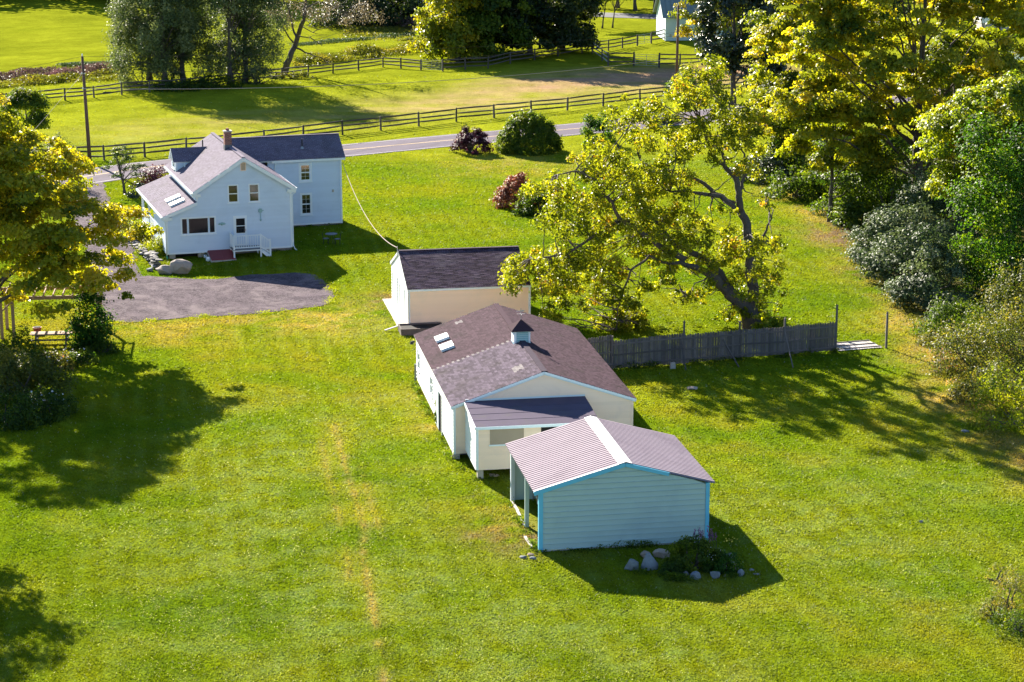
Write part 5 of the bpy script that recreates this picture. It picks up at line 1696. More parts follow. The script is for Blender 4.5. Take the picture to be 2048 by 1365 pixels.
# ------------------------------------------------------------------ rocks
def rock_mesh(mb, c, sx, sy, sz, seed, n_cut=9, sub=2):
    rng = np.random.default_rng(seed)
    bm = bmesh_ico(sub)
    V = np.array(bm[0]); F = bm[1]
    V = V * (1 + .10 * np.sin(V @ rng.normal(size=3) * 2.2 + rng.random() * 6)[:, None])
    for _ in range(n_cut):
        nrm = unit(rng.normal(size=(1, 3)))[0]; lim = .50 + .30 * rng.random()
        dd_ = V @ nrm
        V = V - np.maximum(dd_ - lim, 0)[:, None] * nrm
    V = V + rng.normal(size=V.shape) * .018
    V = V * [sx, sy, sz] + np.array(c)
    mb.add([tuple(v) for v in V], F)
    return mb


import bmesh


def bmesh_ico(sub):
    b_ = bmesh.new()
    bmesh.ops.create_icosphere(b_, subdivisions=sub, radius=1)
    b_.verts.ensure_lookup_table()
    v = [tuple(q.co) for q in b_.verts]; f = [tuple(w.index for w in q.verts) for q in b_.faces]
    b_.free()
    return v, f


bp0 = at(352, 548)
o = MB()
rock_mesh(o, (.35, 0, .28), 1.0, .75, .72, 5, 9, 3); rock_mesh(o, (-.75, .05, .16), .75, .5, .45, 8, 8, 3)
o = o.build('boulder', M['boulder'], None, False)
on_ground(o, bp0, 0); o.rotation_euler = (0, 0, .1)
tag(o, 'big tan boulder at the edge of the gravel near the white farmhouse', 'boulder')

swl = gl([(240, 452), (250, 466), (262, 482), (274, 496), (286, 508), (297, 518), (306, 528), (313, 538)])
sw = thing('stone_wall', 'low tumbled dry stone wall of grey slabs left of the farmhouse', 'wall', (swl[0][0], swl[0][1], 0), 0)
ln = resample([Vector(q) for q in swl], .42)
for i, q in enumerate(ln):
    f = i / len(ln)
    lay = 2 if f < .55 else (3 if f < .8 else 5)
    for k in range(lay):
        mb = MB()
        rock_mesh(mb, (q.x - swl[0][0] + random.uniform(-.2, .25), q.y - swl[0][1] + random.uniform(-.2, .2), float(gz(q.x, q.y)) + .08 + k * .14), random.uniform(.22, .42), random.uniform(.2, .34), random.uniform(.07, .11), i * 10 + k, 7, 1)
        mb.build('stone', M['slate'], sw)
for k, (u, v, s, lab) in enumerate(((244, 452, .35, 'pale loose stone at the far end of the dry stone wall'), (301, 543, .3, 'pale round stone at the near end of the dry stone wall'))):
    p_ = at(u, v); o = MB(); rock_mesh(o, (0, 0, s * .4), s, s * .8, s * .6, 40 + k, 8, 2)
    tag(on_ground(o.build('stone', M['rock']), p_), lab, 'stone')

zr = lambda x, y: (1220 + x / 6.827, 1040 + y / 6.827)
rocks = [((300, 690), .42, .34, 'rock', 'pale blue grey flat topped rock, leftmost beside the shed flower bed'),
         ((545, 680), .45, .42, 'rock', 'rounded blue grey rock just right of the leftmost bed rock'),
         ((700, 520), .42, .30, 'tan_rock', 'pinkish tan rock behind the two blue grey rocks against the bed'),
         ((490, 520), .36, .2, 'tan_rock', 'low brown rock nearest the shed wall behind the blue grey rocks'),
         ((1040, 770), .22, .13, 'slate', 'small dark stone at the front of the flower bed'),
         ((1160, 815), .33, .2, 'rock', 'wedge shaped slate blue rock in front of the flower bed'),
         ((1450, 805), .28, .2, 'rock', 'upright dull grey rock at the bed front right of the wedge rock'),
         ((1560, 690), .24, .16, 'tan_rock', 'reddish rock at the right end of the flower bed'),
         ((1700, 710), .30, .24, 'tan_rock', 'buff rounded rock at the right end of the flower bed'),
         ((1660, 620), .22, .13, 'slate', 'split dark slate stone on top of the right rock group'),
         ((1795, 770), .22, .18, 'rock', 'pale small rock, rightmost standing one of the flower bed'),
         ((1575, 790), .10, .07, 'tan_rock', 'tiny buff pebble in front of the right rock group'),
         ((1935, 700), .18, .04, 'slate', 'flat slate in the grass right of the flower bed, farther one'),
         ((2020, 760), .2, .04, 'slate', 'flat slate in the grass right of the flower bed, nearer one'),
         ((1640, 530), .3, .14, 'slate', 'dark half hidden rock at the back right of the flower bed')]
for k, (q, s, hh, mt, lab) in enumerate(rocks):
    p_ = at(*zr(*q)); o = MB(); rock_mesh(o, (0, .1, hh * .55), s, s * .8, hh * 1.2, 60 + k, 15, 2)
    tag(on_ground(o.build('rock', M[mt]), p_), lab, 'rock', 'rocks round the flower bed')
for k, (u, v, s, lab) in enumerate(((1047, 1116, .22, 'flat grey stone in the grass off the shed front left corner, leftmost one'), (1062, 1111, .16, 'pale stone by the shed front left corner, nearest the blue trim'), (1066, 1119, .18, 'low stone by the shed front left corner, nearest the viewer'),
                                   (990, 952, .3, 'broken buff stone lying under the raised annex'), (1384, 778, .42, 'flat buff stone in the tree shade behind the metal shed'), (1930, 864, .25, 'pale stone at the right edge of the lawn'), (1842, 1045, .12, 'tiny pale stone alone on the right lawn'))):
    p_ = at(u, v); o = MB(); rock_mesh(o, (0, 0, .03), s, s * .8, .09, 90 + k, 8, 2)
    tag(on_ground(o.build('stone', M['tan_rock'] if k in (1, 3, 4) else M['rock']), p_), lab, 'stone')


# ------------------------------------------------------------------ trees
def W(u, v, y, base):
    """offset from base of the point at photo pixel on plane y"""
    q = vert(u, v, y)
    return (q.x - base.x, q.y - base.y, q.z)


# the old leaning tree, limb by limb
ob = at(1508, 660)
oy = ob.y
old = thing('old_leaning_tree', 'old leaning box elder with long bare limbs beside the stockade fence', 'tree', (ob.x, ob.y, 0), 0)
limbs = {
    'trunk': ([(1512, 664), (1497, 625), (1478, 603), (1455, 585)], [.75, .55, .46, .40], 0, 0),
    'a': ([(1462, 592), (1432, 560), (1402, 540), (1372, 528), (1340, 527)], [.34, .28, .22, .15, .09], 0, -1.5),
    'b': ([(1468, 598), (1440, 545), (1400, 515), (1352, 488), (1318, 470), (1290, 462)], [.30, .25, .20, .16, .12, .07], 0, 2.0),
    'c': ([(1370, 520), (1330, 500), (1285, 465), (1240, 440), (1222, 405), (1205, 385)], [.20, .18, .15, .12, .09, .05], -1, -2.5),
    'd': ([(1500, 640), (1506, 590), (1502, 540), (1500, 500), (1494, 450), (1480, 420)], [.42, .37, .33, .30, .26, .24], 0, 1.2),
    'e': ([(1480, 422), (1478, 385), (1468, 355), (1448, 330), (1425, 308), (1410, 275), (1400, 240)], [.23, .2, .17, .14, .11, .08, .05], 1.2, 1.5),
    'f': ([(1480, 424), (1452, 402), (1415, 388), (1375, 382), (1340, 384)], [.16, .15, .12, .09, .05], 1.2, -.5),
    'g': ([(1470, 408), (1430, 388), (1400, 362), (1350, 345), (1310, 338), (1280, 320)], [.15, .14, .11, .09, .07, .04], 1.2, 3.0),
    'h': ([(1340, 527), (1300, 512), (1262, 540), (1240, 600), (1232, 660)], [.10, .08, .07, .05, .03], -1.5, -1.8),
    'i': ([(1240, 440), (1190, 470), (1150, 500), (1100, 515), (1060, 520)], [.12, .1, .08, .06, .03], -1.8, -3.0),
    'j': ([(1448, 330), (1440, 290), (1452, 250), (1440, 200)], [.12, .09, .06, .03], 1.4, 2.2),
    'k': ([(1500, 500), (1530, 470), (1540, 440), (1536, 400)], [.12, .08, .05, .03], 1.2, .2),
    'l': ([(1478, 385), (1490, 350), (1488, 310), (1478, 280)], [.12, .09, .06, .03], 1.3, 2.0),
    'm': ([(1222, 405), (1190, 360), (1150, 340), (1115, 350)], [.09, .07, .05, .03], -2, -1),
    'n': ([(1352, 488), (1300, 430), (1270, 380), (1240, 330)], [.14, .11, .08, .04], 1, 3),
    'o': ([(1415, 555), (1390, 570), (1372, 590)], [.05, .03, .015], -.5, -.8)}
rng = np.random.default_rng(99)
limb_pts = []
for k, (px, rad, d0, d1) in limbs.items():
    pts = []
    for i, (u, v) in enumerate(px):
        f = i / (len(px) - 1)
        pts.append(W(u, v, oy + d0 + (d1 - d0) * f + rng.normal() * .12 * (k != 'trunk'), ob))
    # refine
    P_ = np.array(pts); t_ = np.linspace(0, len(P_) - 1, len(P_) * 3 - 2)
    Q = np.stack([np.interp(t_, np.arange(len(P_)), P_[:, j]) for j in range(3)], 1)
    Q[1:-1] += rng.normal(size=Q[1:-1].shape) * .05
    R_ = np.interp(t_, np.arange(len(P_)), rad) * 1.0
    MB().tube(Q, R_, 9).build('trunk' if k == 'trunk' else 'limb', M['bark'], old, True)
    limb_pts.append((k, Q))
# clumps: mapped from what the crown covers in the photo, spread in depth
spots = [(1050, 560, 55), (1030, 530, 35), (1090, 600, 40), (1085, 540, 45), (1130, 560, 45), (1150, 520, 45), (1110, 640, 25), (1180, 560, 40), (1230, 540, 45), (1200, 490, 45), (1150, 460, 50), (1110, 410, 45), (1130, 370, 45), (1170, 400, 50),
         (1200, 350, 50), (1240, 300, 45), (1220, 420, 50), (1260, 370, 55), (1300, 330, 50), (1290, 400, 50), (1330, 370, 45), (1270, 450, 50), (1310, 450, 45), (1350, 440, 40), (1330, 500, 45), (1280, 510, 45), (1370, 480, 40),
         (1250, 250, 42), (1300, 260, 45), (1290, 210, 35), (1340, 240, 45), (1350, 300, 40), (1380, 200, 40), (1400, 160, 40), (1370, 170, 30), (1430, 140, 35), (1440, 190, 45), (1420, 240, 45), (1470, 230, 45), (1390, 290, 40),
         (1480, 290, 40), (1440, 300, 30), (1510, 260, 40), (1540, 230, 35), (1500, 330, 28), (1400, 500, 40), (1430, 470, 35), (1460, 510, 40), (1500, 480, 40), (1530, 520, 40), (1480, 560, 40), (1540, 570, 38), (1520, 600, 30), (1420, 540, 35),
         (1550, 490, 22), (1400, 440, 24), (1240, 600, 40), (1250, 650, 40), (1220, 690, 30), (1280, 620, 30), (1230, 720, 22), (1270, 680, 25), (1200, 700, 18), (1460, 640, 22), (1480, 625, 24), (1540, 640, 28), (1380, 590, 22), (1400, 580, 20), (1350, 590, 18),
         (1320, 560, 28), (1290, 570, 28), (1180, 600, 25), (1160, 330, 32), (1200, 290, 30), (1085, 370, 22), (1445, 420, 18), (1520, 400, 16), (1350, 530, 30)]
cc = []; rr_ = []
mp = mpp(oy)
for (u, v, r) in spots:
    u = u + (14 if u < 1110 else 0)
    for q in range(8):
        uu = u + rng.normal() * r * .55; vv = v + rng.normal() * r * .42
        dy = rng.uniform(-3.6, 3.6) * (.4 if v > 600 else 1)
        qv = W(uu, vv, oy + dy, ob)
        cc.append((qv[0], dy, max(qv[2], .5))); rr_.append(r * mp * rng.uniform(.30, .55))
cc = np.array(cc); rr_ = np.array(rr_)
P_, N_, T_ = clump_leaves(cc, rr_, 92, rng, .8, .35, .35, .54 + .15 * rng.normal(size=len(cc)))
leaf_object('crown', P_, N_, T_, .195, L['boxelder'], old, rng, .6)
# twigs joining clumps to limbs
allp = np.concatenate([q for k, q in limb_pts if k != 'trunk'])
mb = MB()
for c in cc[::2]:
    d_ = np.linalg.norm(allp - c, axis=1); j = d_.argmin()
    mb.tube(wob(allp[j], c, 5, .12, rng), np.linspace(.045, .012, 5), 5)
mb.build('twigs', M['bark'], old, True, 'stuff')

# left maple
mb_ = at(-45, 700)
tree('maple_tree', 'big golden green maple overhanging the gravel at the left edge', mb_, 16.5,
     [(-3, 0, 10.2, 6.0, 6, 6), (2.2, 1, 8.8, 4.4, 5, 3.4), (5.6, .6, 6.8, 4.4, 4.4, 2.2), (5.4, -.5, 4.3, 4.2, 4.4, 1.8), (-4, 4, 9.5, 6, 5, 5), (2, 5, 9, 4.5, 4, 3.6), (1, 0, 5.5, 5, 5, 2.8), (-.6, 2, 13.0, 3.0, 4, 3), (8.6, 1.5, 7.0, 2.4, 2.6, 1.2), (6.6, 0, 5.4, 3.6, 4, 1.8)], 520, (.45, 1.1), 150, .235, L['maple_gold'], .45, 21, nlimb=26, tm=(.68, .2), bark='bark', flat=.42, shell=.8, cat='maple tree')
# little dark tree behind the maple top
q = at(55, 300); tree('dark_sapling', 'dark green treetop rising behind the left maple below the utility pole', q, 5.8, [(0, 0, 3.6, 2.2, 2.2, 2.4)], 50, (.6, 1.1), 190, .2, L['mid'], .14, 22)
q = at(118, 375); tree('juniper', 'feathery olive conifer between the left maple and the road', q, 4.6, [(0, 0, 2.5, 1.1, 1.1, 2.2), (.9, 0, 1.6, .7, .7, 1.4)], 34, (.3, .6), 90, .16, L['pine'], .1, 23, aspect=.3, flat=.8, cat='conifer')
q = at(152, 372); tree('juniper', 'small olive conifer tip at the road left of the bonsai shaped pine', q, 3.2, [(0, 0, 1.8, .7, .7, 1.5)], 16, (.25, .5), 90, .15, L['pine'], .08, 24, aspect=.3, flat=.8, cat='conifer')

# right maples
q = at(1830, 440)
tree('maple_tree', 'tallest yellow green maple filling the upper right, grey trunk showing', q, 25,
     [(0, 0, 15, 8, 7, 8), (-5.5, -1, 11, 6, 5, 6), (-8.0, -1, 7.0, 4.4, 4, 3.4), (4.5, 1, 12, 5.5, 5, 6.5), (-3, 0, 19, 6.5, 5, 5), (2, 0, 21, 6, 4.5, 4.2), (-9, 0, 14, 4.5, 3.5, 5), (-8, 2, 19, 4, 4, 4), (1.5, -2, 9, 6, 4, 3.4), (5, -1, 7, 5, 4, 3)], 620, (.6, 1.35), 150, .285, L['maple_gold'], .5, 31, nlimb=26, tm=(.58, .2), bark='bark', flat=.42, shell=.85, cat='maple tree')
q = at(1660, 444)
tree('slim_maple', 'slim maple with bare brown lower trunk at the lawn edge', q, 11,
     [(0, 0, 7.4, 3.4, 3, 2.6), (1.5, 0, 4.8, 3.0, 2.5, 1.6), (-.8, 0, 9.5, 2.6, 2.6, 2)], 120, (.5, 1.1), 190, .24, L['maple_gold'], .2, 32, nlimb=14, tm=(.5, .18), flat=.36, cat='maple tree')
q = at(1600, 330)
tree('maple_tree', 'golden maple behind the leaning tree, left front of the roadside maples', q, 18,
     [(0, 0, 9, 4.8, 4.5, 5.5), (2, 0, 13, 5.5, 4.5, 5), (-1, 0, 5, 4, 3.5, 3), (4, 0, 8, 4, 4, 5)], 260, (.6, 1.3), 150, .28, L['maple_gold'], .35, 33, nlimb=12, tm=(.56, .18), shell=.8, flat=.38, cat='maple tree')
q = at(1985, 300)
tree('maple_tree', 'dull green maple between the tallest maple and the far white house', q, 17,
     [(0, 0, 9.5, 6, 5, 6), (-1, 0, 14, 4.5, 4, 3.5), (1.5, 0, 6, 4, 4, 3), (-4, 0, 6, 4, 4, 5)], 220, (.7, 1.4), 145, .3, L['maple'], .35, 34, nlimb=18, tm=(.50, .2), flat=.4, bark='bark', cat='maple tree')
q = at(1465, 215)
tree('dark_poplar', 'dark glossy green tree standing behind the leaning tree by the road', q, 17,
     [(0, 0, 9, 4.0, 4, 7), (1, 0, 14, 3.6, 3.5, 4.5), (2.4, 0, 5, 3, 3, 3.4)], 165, (.7, 1.4), 165, .35, L['dark'], .35, 35, nlimb=10, tm=(.5, .2), flat=.8, up=.4, cat='tree')
q = at(1420, 130)
tree('roadside_tree', 'bright green edged tree hiding the right half of the far white barn', q, 14,
     [(0, 0, 7, 4.2, 4, 5.5), (2, 2, 10, 5, 4, 4.5)], 150, (.7, 1.4), 150, .31, L['maple'], .3, 36, nlimb=10, tm=(.58, .2), shell=.82, cat='tree')
q = at(1600, 120)
tree('roadside_tree', 'deep green tree glimpsed between dark poplar and golden maples', q, 18,
     [(0, 0, 9, 8, 5, 8), (8, 0, 9, 7, 5, 8)], 200, (1.0, 1.8), 120, .42, L['forest'], .4, 37, nlimb=10, cat='tree')
q = at(1365, 190); shrub('roadside_bush', 'dark bush at the foot of the right utility pole', q, 2.0, 1.6, 2.6, 2200, .22, L['mid'], 38, tm=(.35, .15))
q = at(1562, 342)
tree('small_maple', 'small yellow green maple filling the gap between leaning tree and golden maple', q, 9, [(0, 0, 5.4, 3.4, 3, 3.8), (1.5, 0, 3.2, 2.8, 2.5, 2.2)], 110, (.5, 1.1), 170, .24, L['maple'], .18, 45, nlimb=12, tm=(.5, .2), cat='maple tree')
# lime tree on right edge with ivy trunk
q = at(2015, 545)
tree('locust_tree', 'lime green tree with layered foliage at the right edge', q, 14.5,
     [(0, 0, 10.5, 4.6, 4.2, 3.4), (-3.5, 0, 9.2, 3.4, 3.2, 2.6), (-3.0, 0, 6.2, 2.6, 2.5, 1.4), (2.5, 1, 8, 4, 4, 4)], 230, (.6, 1.25), 210, .23, L['locust'], .38, 41, nlimb=18, tm=(.55, .16), flat=.38, cat='tree')
q = at(1965, 600)
shrub('ivy_column', 'dark tower of vine swallowing a dead trunk at the right edge', q, 1.9, 1.9, 10.8, 9000, .2, L['ivy'], 42, nclump=90, rr=(.35, .6), tm=(.55, .25), cz=.9, cat='vine', stems=4)
q = at(2035, 585)
shrub('ivy_column', 'broad dark vine covered snag on the extreme right', q, 2.4, 2.0, 9.5, 8000, .2, L['ivy'], 43, nclump=90, rr=(.35, .6), tm=(.30, .16), cz=.9, cat='vine', stems=4)
# silvery olive bushes
for k, (u, v, rx, rz, n, lab, mt) in enumerate(((1760, 520, 2.3, 4.0, 4600, 'silvery grey green bush at the lawn edge, farthest of the silvery ones', 'silver'), (1810, 560, 2.6, 5.2, 6400, 'tall silvery bush in the middle of the silvery row', 'silver'),
                                              (1868, 610, 2.4, 5.4, 6000, 'large silvery bush leaning over the brush nearest the viewer', 'silver'), (1850, 510, 3.2, 6.4, 6500, 'dusky silvery tree bush behind the silvery row', 'silver'),
                                              (1715, 455, 1.6, 2.4, 2600, 'pale green bush right of the slim maple trunk', 'mid'), (1590, 395, 2.2, 2.4, 3200, 'deep green rounded bush on the lawn edge under the golden maple', 'mid'),
                                              (1690, 430, 2.4, 4.2, 3600, 'shaded bush between slim maple and silvery row', 'mid'), (1530, 360, 2.6, 2.2, 3000, 'dark purplish bush behind the leaning tree trunk', 'dark'),
                                              (1760, 450, 3.4, 6.0, 5000, 'shadowy understory bush below the tallest maple', 'mid'), (1930, 480, 3.2, 6.5, 5000, 'shadowy understory bush left of the lime green tree', 'mid'))):
    q = at(u, v)
    shrub('bush', lab, q, rx, rx * .9, rz, n, .21, L[mt], 50 + k, 'bushes along the right tree line', nclump=44, rr=(.26, .46), tm=(.5 if mt != 'mid' else .42, .2), cat='bush', flat=.6)
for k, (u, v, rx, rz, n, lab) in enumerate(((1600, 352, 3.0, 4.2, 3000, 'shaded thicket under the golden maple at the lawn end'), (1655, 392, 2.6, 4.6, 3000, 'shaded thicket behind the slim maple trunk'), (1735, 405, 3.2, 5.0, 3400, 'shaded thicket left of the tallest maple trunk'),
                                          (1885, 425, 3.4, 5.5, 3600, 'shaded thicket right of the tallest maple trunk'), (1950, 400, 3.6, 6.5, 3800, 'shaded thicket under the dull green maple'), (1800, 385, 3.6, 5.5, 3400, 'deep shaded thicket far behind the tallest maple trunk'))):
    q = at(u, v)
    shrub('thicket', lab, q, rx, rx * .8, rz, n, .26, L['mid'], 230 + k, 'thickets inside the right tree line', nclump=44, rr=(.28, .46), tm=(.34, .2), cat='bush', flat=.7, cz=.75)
# olive/straw brush on the right
for k, (u, v, rx, rz, n, lab, mt) in enumerate(((1905, 675, 2.0, 2.4, 3400, 'green leafy bush right of the lawn below the silvery bushes', 'mid'), (1960, 740, 2.8, 2.9, 5600, 'big olive brown autumn bush at the right edge', 'weeds'), (2030, 720, 3.0, 3.4, 5600, 'olive autumn bush on the extreme right edge behind the big one', 'weeds'),
                                              (1985, 800, 2.0, 2.0, 3600, 'olive twiggy bush nearer the viewer on the right edge', 'weeds'), (2030, 850, 2.3, 3.0, 4600, 'yellow green bush low on the right edge', 'bright'), (2045, 650, 2.6, 4.0, 4600, 'tall feathery bush under the vine covered snag', 'weeds'), (1925, 800, 1.0, .7, 900, 'low straw coloured weed patch at the lawn edge', 'straw'), (1870, 690, .9, .8, 800, 'low pale weed patch below the silvery bush', 'weeds'))):
    q = at(u, v)
    shrub('bush', lab, q, rx, rx * .9, rz, n, .17, L[mt], 70 + k, 'brush along the right edge', nclump=48, rr=(.2, .4), tm=(.42, .2), cat='bush', flat=.9, up=.3, aspect=.45)
# bottom right plants
for k, (u, v, rx, rz, n, lab, mt) in enumerate(((2022, 1215, 1.05, 1.5, 2200, 'tall pink tinged meadow plant at the bottom right corner', 'straw'), (2030, 1265, 1.0, .9, 1800, 'dark green low plant at the bottom right corner', 'mid'), (1985, 1235, .6, .8, 800, 'olive weed clump left of the pink meadow plant', 'weeds'), (1992, 1165, .45, .9, 450, 'thin upright weed behind the olive clump', 'straw'))):
    q = at(u, v)
    shrub('meadow_plant', lab, q, rx, rx, rz, n, .1, L[mt], 90 + k, 'plants in the bottom right corner', nclump=30, rr=(.2, .4), tm=(.45, .2), cat='plant', flat=1.1, up=.2, aspect=.35)
# garden shrubs by the road
q = at(1058, 303); shrub('vine_mound', 'big round dome of green vine beside the road', q, 2.75, 2.6, 3.7, 20000, .19, L['mid'], 101, nclump=240, rr=(.13, .2), tm=(.58, .17), cz=.55, flat=.9, up=.25, lump=.35, cat='shrub')
q = at(1202, 292); shrub('vine_shrub', 'smaller dark vine covered shrub by the road right of the round dome', q, 1.6, 1.5, 2.9, 3800, .2, L['ivy'], 102, nclump=50, rr=(.22, .4), tm=(.45, .2), cz=.8, cat='shrub')
q = at(1310, 245); shrub('flowering_shrub', 'white flowered shrub by the road fence', q, 2.2, 1.8, 2.0, 2400, .2, L['mid'], 103, tm=(.6, .15))
q = at(941, 306); r0 = shrub('barberry', 'burgundy barberry bush with arching twigs by the road', q, 1.6, 1.5, 2.5, 4600, .17, L['burgundy'], 104, nclump=70, rr=(.16, .32), tm=(.5, .2), cz=.69, flat=.6, stems=20, cat='shrub')
q = at(1037, 415); shrub('hydrangea', 'round rose pink hydrangea bush in mid lawn', q, 1.65, 1.5, 2.6, 4800, .17, L['hydrangea'], 105, nclump=60, rr=(.18, .32), tm=(.5, .2), cat='shrub')
q = at(1078, 428); shrub('green_shrub', 'glossy green shrub pressed against the pink hydrangea', q, 1.65, 1.4, 2.2, 4000, .18, L['mid'], 106, nclump=50, rr=(.2, .36), tm=(.42, .18), cat='shrub')
q = at(318, 372); shrub('burgundy_shrub', 'weeping burgundy shrub behind the farmhouse porch', q, 1.6, 1.4, 1.9, 2600, .15, L['burgundy'], 107, nclump=44, tm=(.6, .2), cat='shrub')
q = at(280, 393); shrub('low_shrub', 'low dark evergreen shrub at the porch corner', q, .9, .8, 1.2, 1200, .14, L['dark'], 108, tm=(.6, .2), cat='shrub')
# layered little tree in front of house (bonsai like)
q = at(250, 388)
tree('ornamental_pine', 'small layered pine with crooked trunk beside the farmhouse porch', q, 4.4,
     [(-.2, 0, 3.6, .9, .8, .5), (-.9, 0, 2.6, .8, .7, .35), (.9, 0, 2.3, 1.0, .8, .3), (.2, 0, 3.0, 1.1, .9, .3), (-.8, 0, 1.7, .6, .5, .25), (1.1, 0, 1.7, .6, .6, .25)], 44, (.25, .5), 70, .15, L['pine'], .13, 109, bend=(-.6, 0), nlimb=14, flat=.35, aspect=.4, cat='pine tree')
q = at(312, 506); shrub('day_lily_clump', 'bright yellow green day lily clump at the porch wall', q, 1.0, .9, 1.0, 2200, .22, L['bright'], 110, nclump=30, flat=1.2, up=.2, aspect=.22, cat='plant', stems=0)
q = at(262, 458); shrub('flower_clump', 'pink flowering plant at the porch foot', q, .8, .7, .9, 900, .14, L['mid'], 111, tm=(.6, .2), cat='plant')
q = at(275, 480); shrub('yellow_shrub', 'golden leafed shrub along the dry stone wall', q, 1.2, 1.3, 1.5, 2200, .17, L['maple_gold'], 112, tm=(.55, .2), cat='shrub')

# left beds
q = at(185, 694); shrub('vine_pillar', 'dark vine covered pillar at the right end of the pergola', q, 1.05, 1.0, 3.1, 5600, .15, L['ivy'], 120, nclump=80, rr=(.4, .65), tm=(.15, .12), cz=.85, cat='vine')
lst = [(40, 735, 1.7, 2.1, 3000, 'dark green shrub left of the picnic table', 'mid', .3), (110, 735, 1.1, 1.0, 1500, 'mixed flowering plants in front of the picnic table', 'weeds', .45), (165, 730, .9, .9, 1100, 'low leafy plants below the vine pillar', 'mid', .35),
       (60, 800, 2.0, 2.3, 3800, 'tall olive green shrub in the left flower bed', 'weeds', .3), (10, 790, 2.0, 2.5, 3600, 'golden tipped shrub at the left edge', 'straw', .4), (105, 830, 1.4, 1.5, 2600, 'dark flowering shrub at the front of the left bed', 'mid', .22), (30, 850, 1.7, 1.7, 2800, 'deep shaded shrub at the lower left of the bed', 'mid', .12),
       (205, 705, .9, .7, 900, 'low groundcover plant right of the vine pillar', 'mid', .35)]
for k, (u, v, rx, rz, n, lab, mt, tmn) in enumerate(lst):
    q = at(u, v); shrub('bed_shrub', lab, q, rx, rx * .85, rz, n, .14, L[mt], 130 + k, 'shrubs in the left garden bed', nclump=40, rr=(.2, .42), tm=(tmn, .18), cat='shrub', flat=.9, up=.4)
# shed flower bed
q = at(1392, 1136); shrub('flower_bed_shrub', 'leafy green perennial bush in the rock bed beside the shed', q, 1.15, .7, 1.4, 5200, .1, L['mid'], 140, nclump=60, rr=(.2, .4), tm=(.62, .2), cat='shrub', flat=.9)
q = at(1445, 1140); shrub('flower_bed_shrub', 'smaller grey green perennial at the right of the rock bed', q, .75, .6, .8, 1800, .09, L['ivy'], 141, nclump=36, tm=(.35, .18), cat='shrub')
q = at(1345, 1148); shrub('flower_bed_shrub', 'low dark perennial beside the blue grey rocks', q, .6, .5, .55, 1400, .08, L['mid'], 142, nclump=30, tm=(.25, .14), cat='shrub')
q = at(1412, 1125)
t = thing('flower_spikes', 'purple flower spikes rising behind the rock bed bush', 'flowers', (q.x, q.y, 0), 0)
rng = np.random.default_rng(5)
for k in range(12):
    x_, y_ = rng.normal() * .32, rng.normal() * .15; h_ = 1.2 + rng.random() * .5
    st = MB().tube([(x_, y_, .2), (x_ + rng.normal() * .05, y_, h_ * .7), (x_ + rng.normal() * .08, y_, h_)], [.012, .01, .006], 5).build('stem', M['bark'], t)
    C_ = np.array([(x_, y_, h_ - .38 * j / 26) for j in range(26)]) + rng.normal(size=(26, 3)) * .02
    leaf_object('blossom', C_, rng.normal(size=(26, 3)), rng.random(26), .06, M['flower_purple'], st, rng)


def blossoms(label, pts, spread, n, size, mat, name='blossoms', cat='flowers'):
    rng = np.random.default_rng(len(label))
    C_ = np.concatenate([np.array(p_) + rng.normal(size=(n, 3)) * spread for p_ in pts])
    Nn = rng.normal(size=C_.shape) * .5 + [0, -.2, 1]
    o = leaf_object(name, C_, Nn, rng.random(len(C_)), size, mat, None, rng, .9)
    return tag(o, label, cat, kind='stuff')


blossoms('white flowers on the dark shrub of the left bed', [(*at(u, v)[:2], .9) for u, v in ((100, 835), (85, 838), (115, 832), (70, 842))], [.5, .3, .25], 9, .11, M['flower_white'])
blossoms('white blossoms on the plants near the picnic table', [(*at(u, v)[:2], .8) for u, v in ((90, 738), (140, 733), (120, 740))], [.5, .4, .2], 22, .1, M['flower_white'])
blossoms('pink flowers at the porch foot', [(*at(u, v)[:2], .95) for u, v in ((262, 458), (258, 452))], [.4, .3, .15], 16, .12, M['flower_pink'])
blossoms('white blossoms on the shrub by the road fence', [(*at(1310, 245)[:2], 1.7)], [.9, .7, .35], 90, .16, M['flower_white'])
blossoms('pink blossoms in the bottom right plants', [(*at(u, v)[:2], 1.1) for u, v in ((2022, 1215), (1990, 1222), (2035, 1260))], [.35, .3, .3], 7, .06, M['flower_pink'])
blossoms('small white flowers in the rock bed', [(*at(1420, 1142)[:2], .85)], [.2, .2, .15], 26, .05, M['flower_white'])
blossoms('yellow pink flowers catching the sun at the right of the rock bed', [(*at(1462, 1132)[:2], 1.15)], [.22, .1, .06], 22, .08, M['flower_yellow'])
blossoms('yellow flowers behind the stockade fence at the leaning trunk', [(*at(1545, 672)[:2], 1.0)], [.5, .2, .25], 40, .14, M['flower_yellow'])
q = at(1540, 676); shrub('fence_shrub', 'bright shrub behind the stockade fence right of the leaning trunk', q, 1.2, .8, 1.6, 1800, .18, L['locust'], 150, tm=(.5, .2), cat='shrub')
q = at(885, 850); shrub('corner_weed', 'leafy weed climbing the barn wall beside its door', q, .45, .4, 1.5, 420, .16, L['mid'], 151, nclump=16, tm=(.7, .15), cz=.9, cat='plant')
for k, (u, v, s, lab) in enumerate(((838, 655, .5, 'dark leafy plant in the planter box, left one'), (852, 650, .6, 'dark leafy plant in the planter box, middle one'), (875, 648, .55, 'dark leafy plant in the planter box, right one'))):
    q = at(u, v); shrub('planter_plant', lab, q, s, s * .7, s * 1.2, 500, .16, L['mid'], 155 + k, 'plants in the planter box', nclump=14, tm=(.3, .15), cat='plant')
p_ = at(75, 668)
t = thing('flower_pot', 'red flower pot under the pergola', 'pot', (p_.x, p_.y, 0), 0)
MB().tube([(0, 0, -.02), (0, 0, .35), (0, 0, .42)], [.18, .26, .28], 12).build('bowl', M['terracotta'], t)
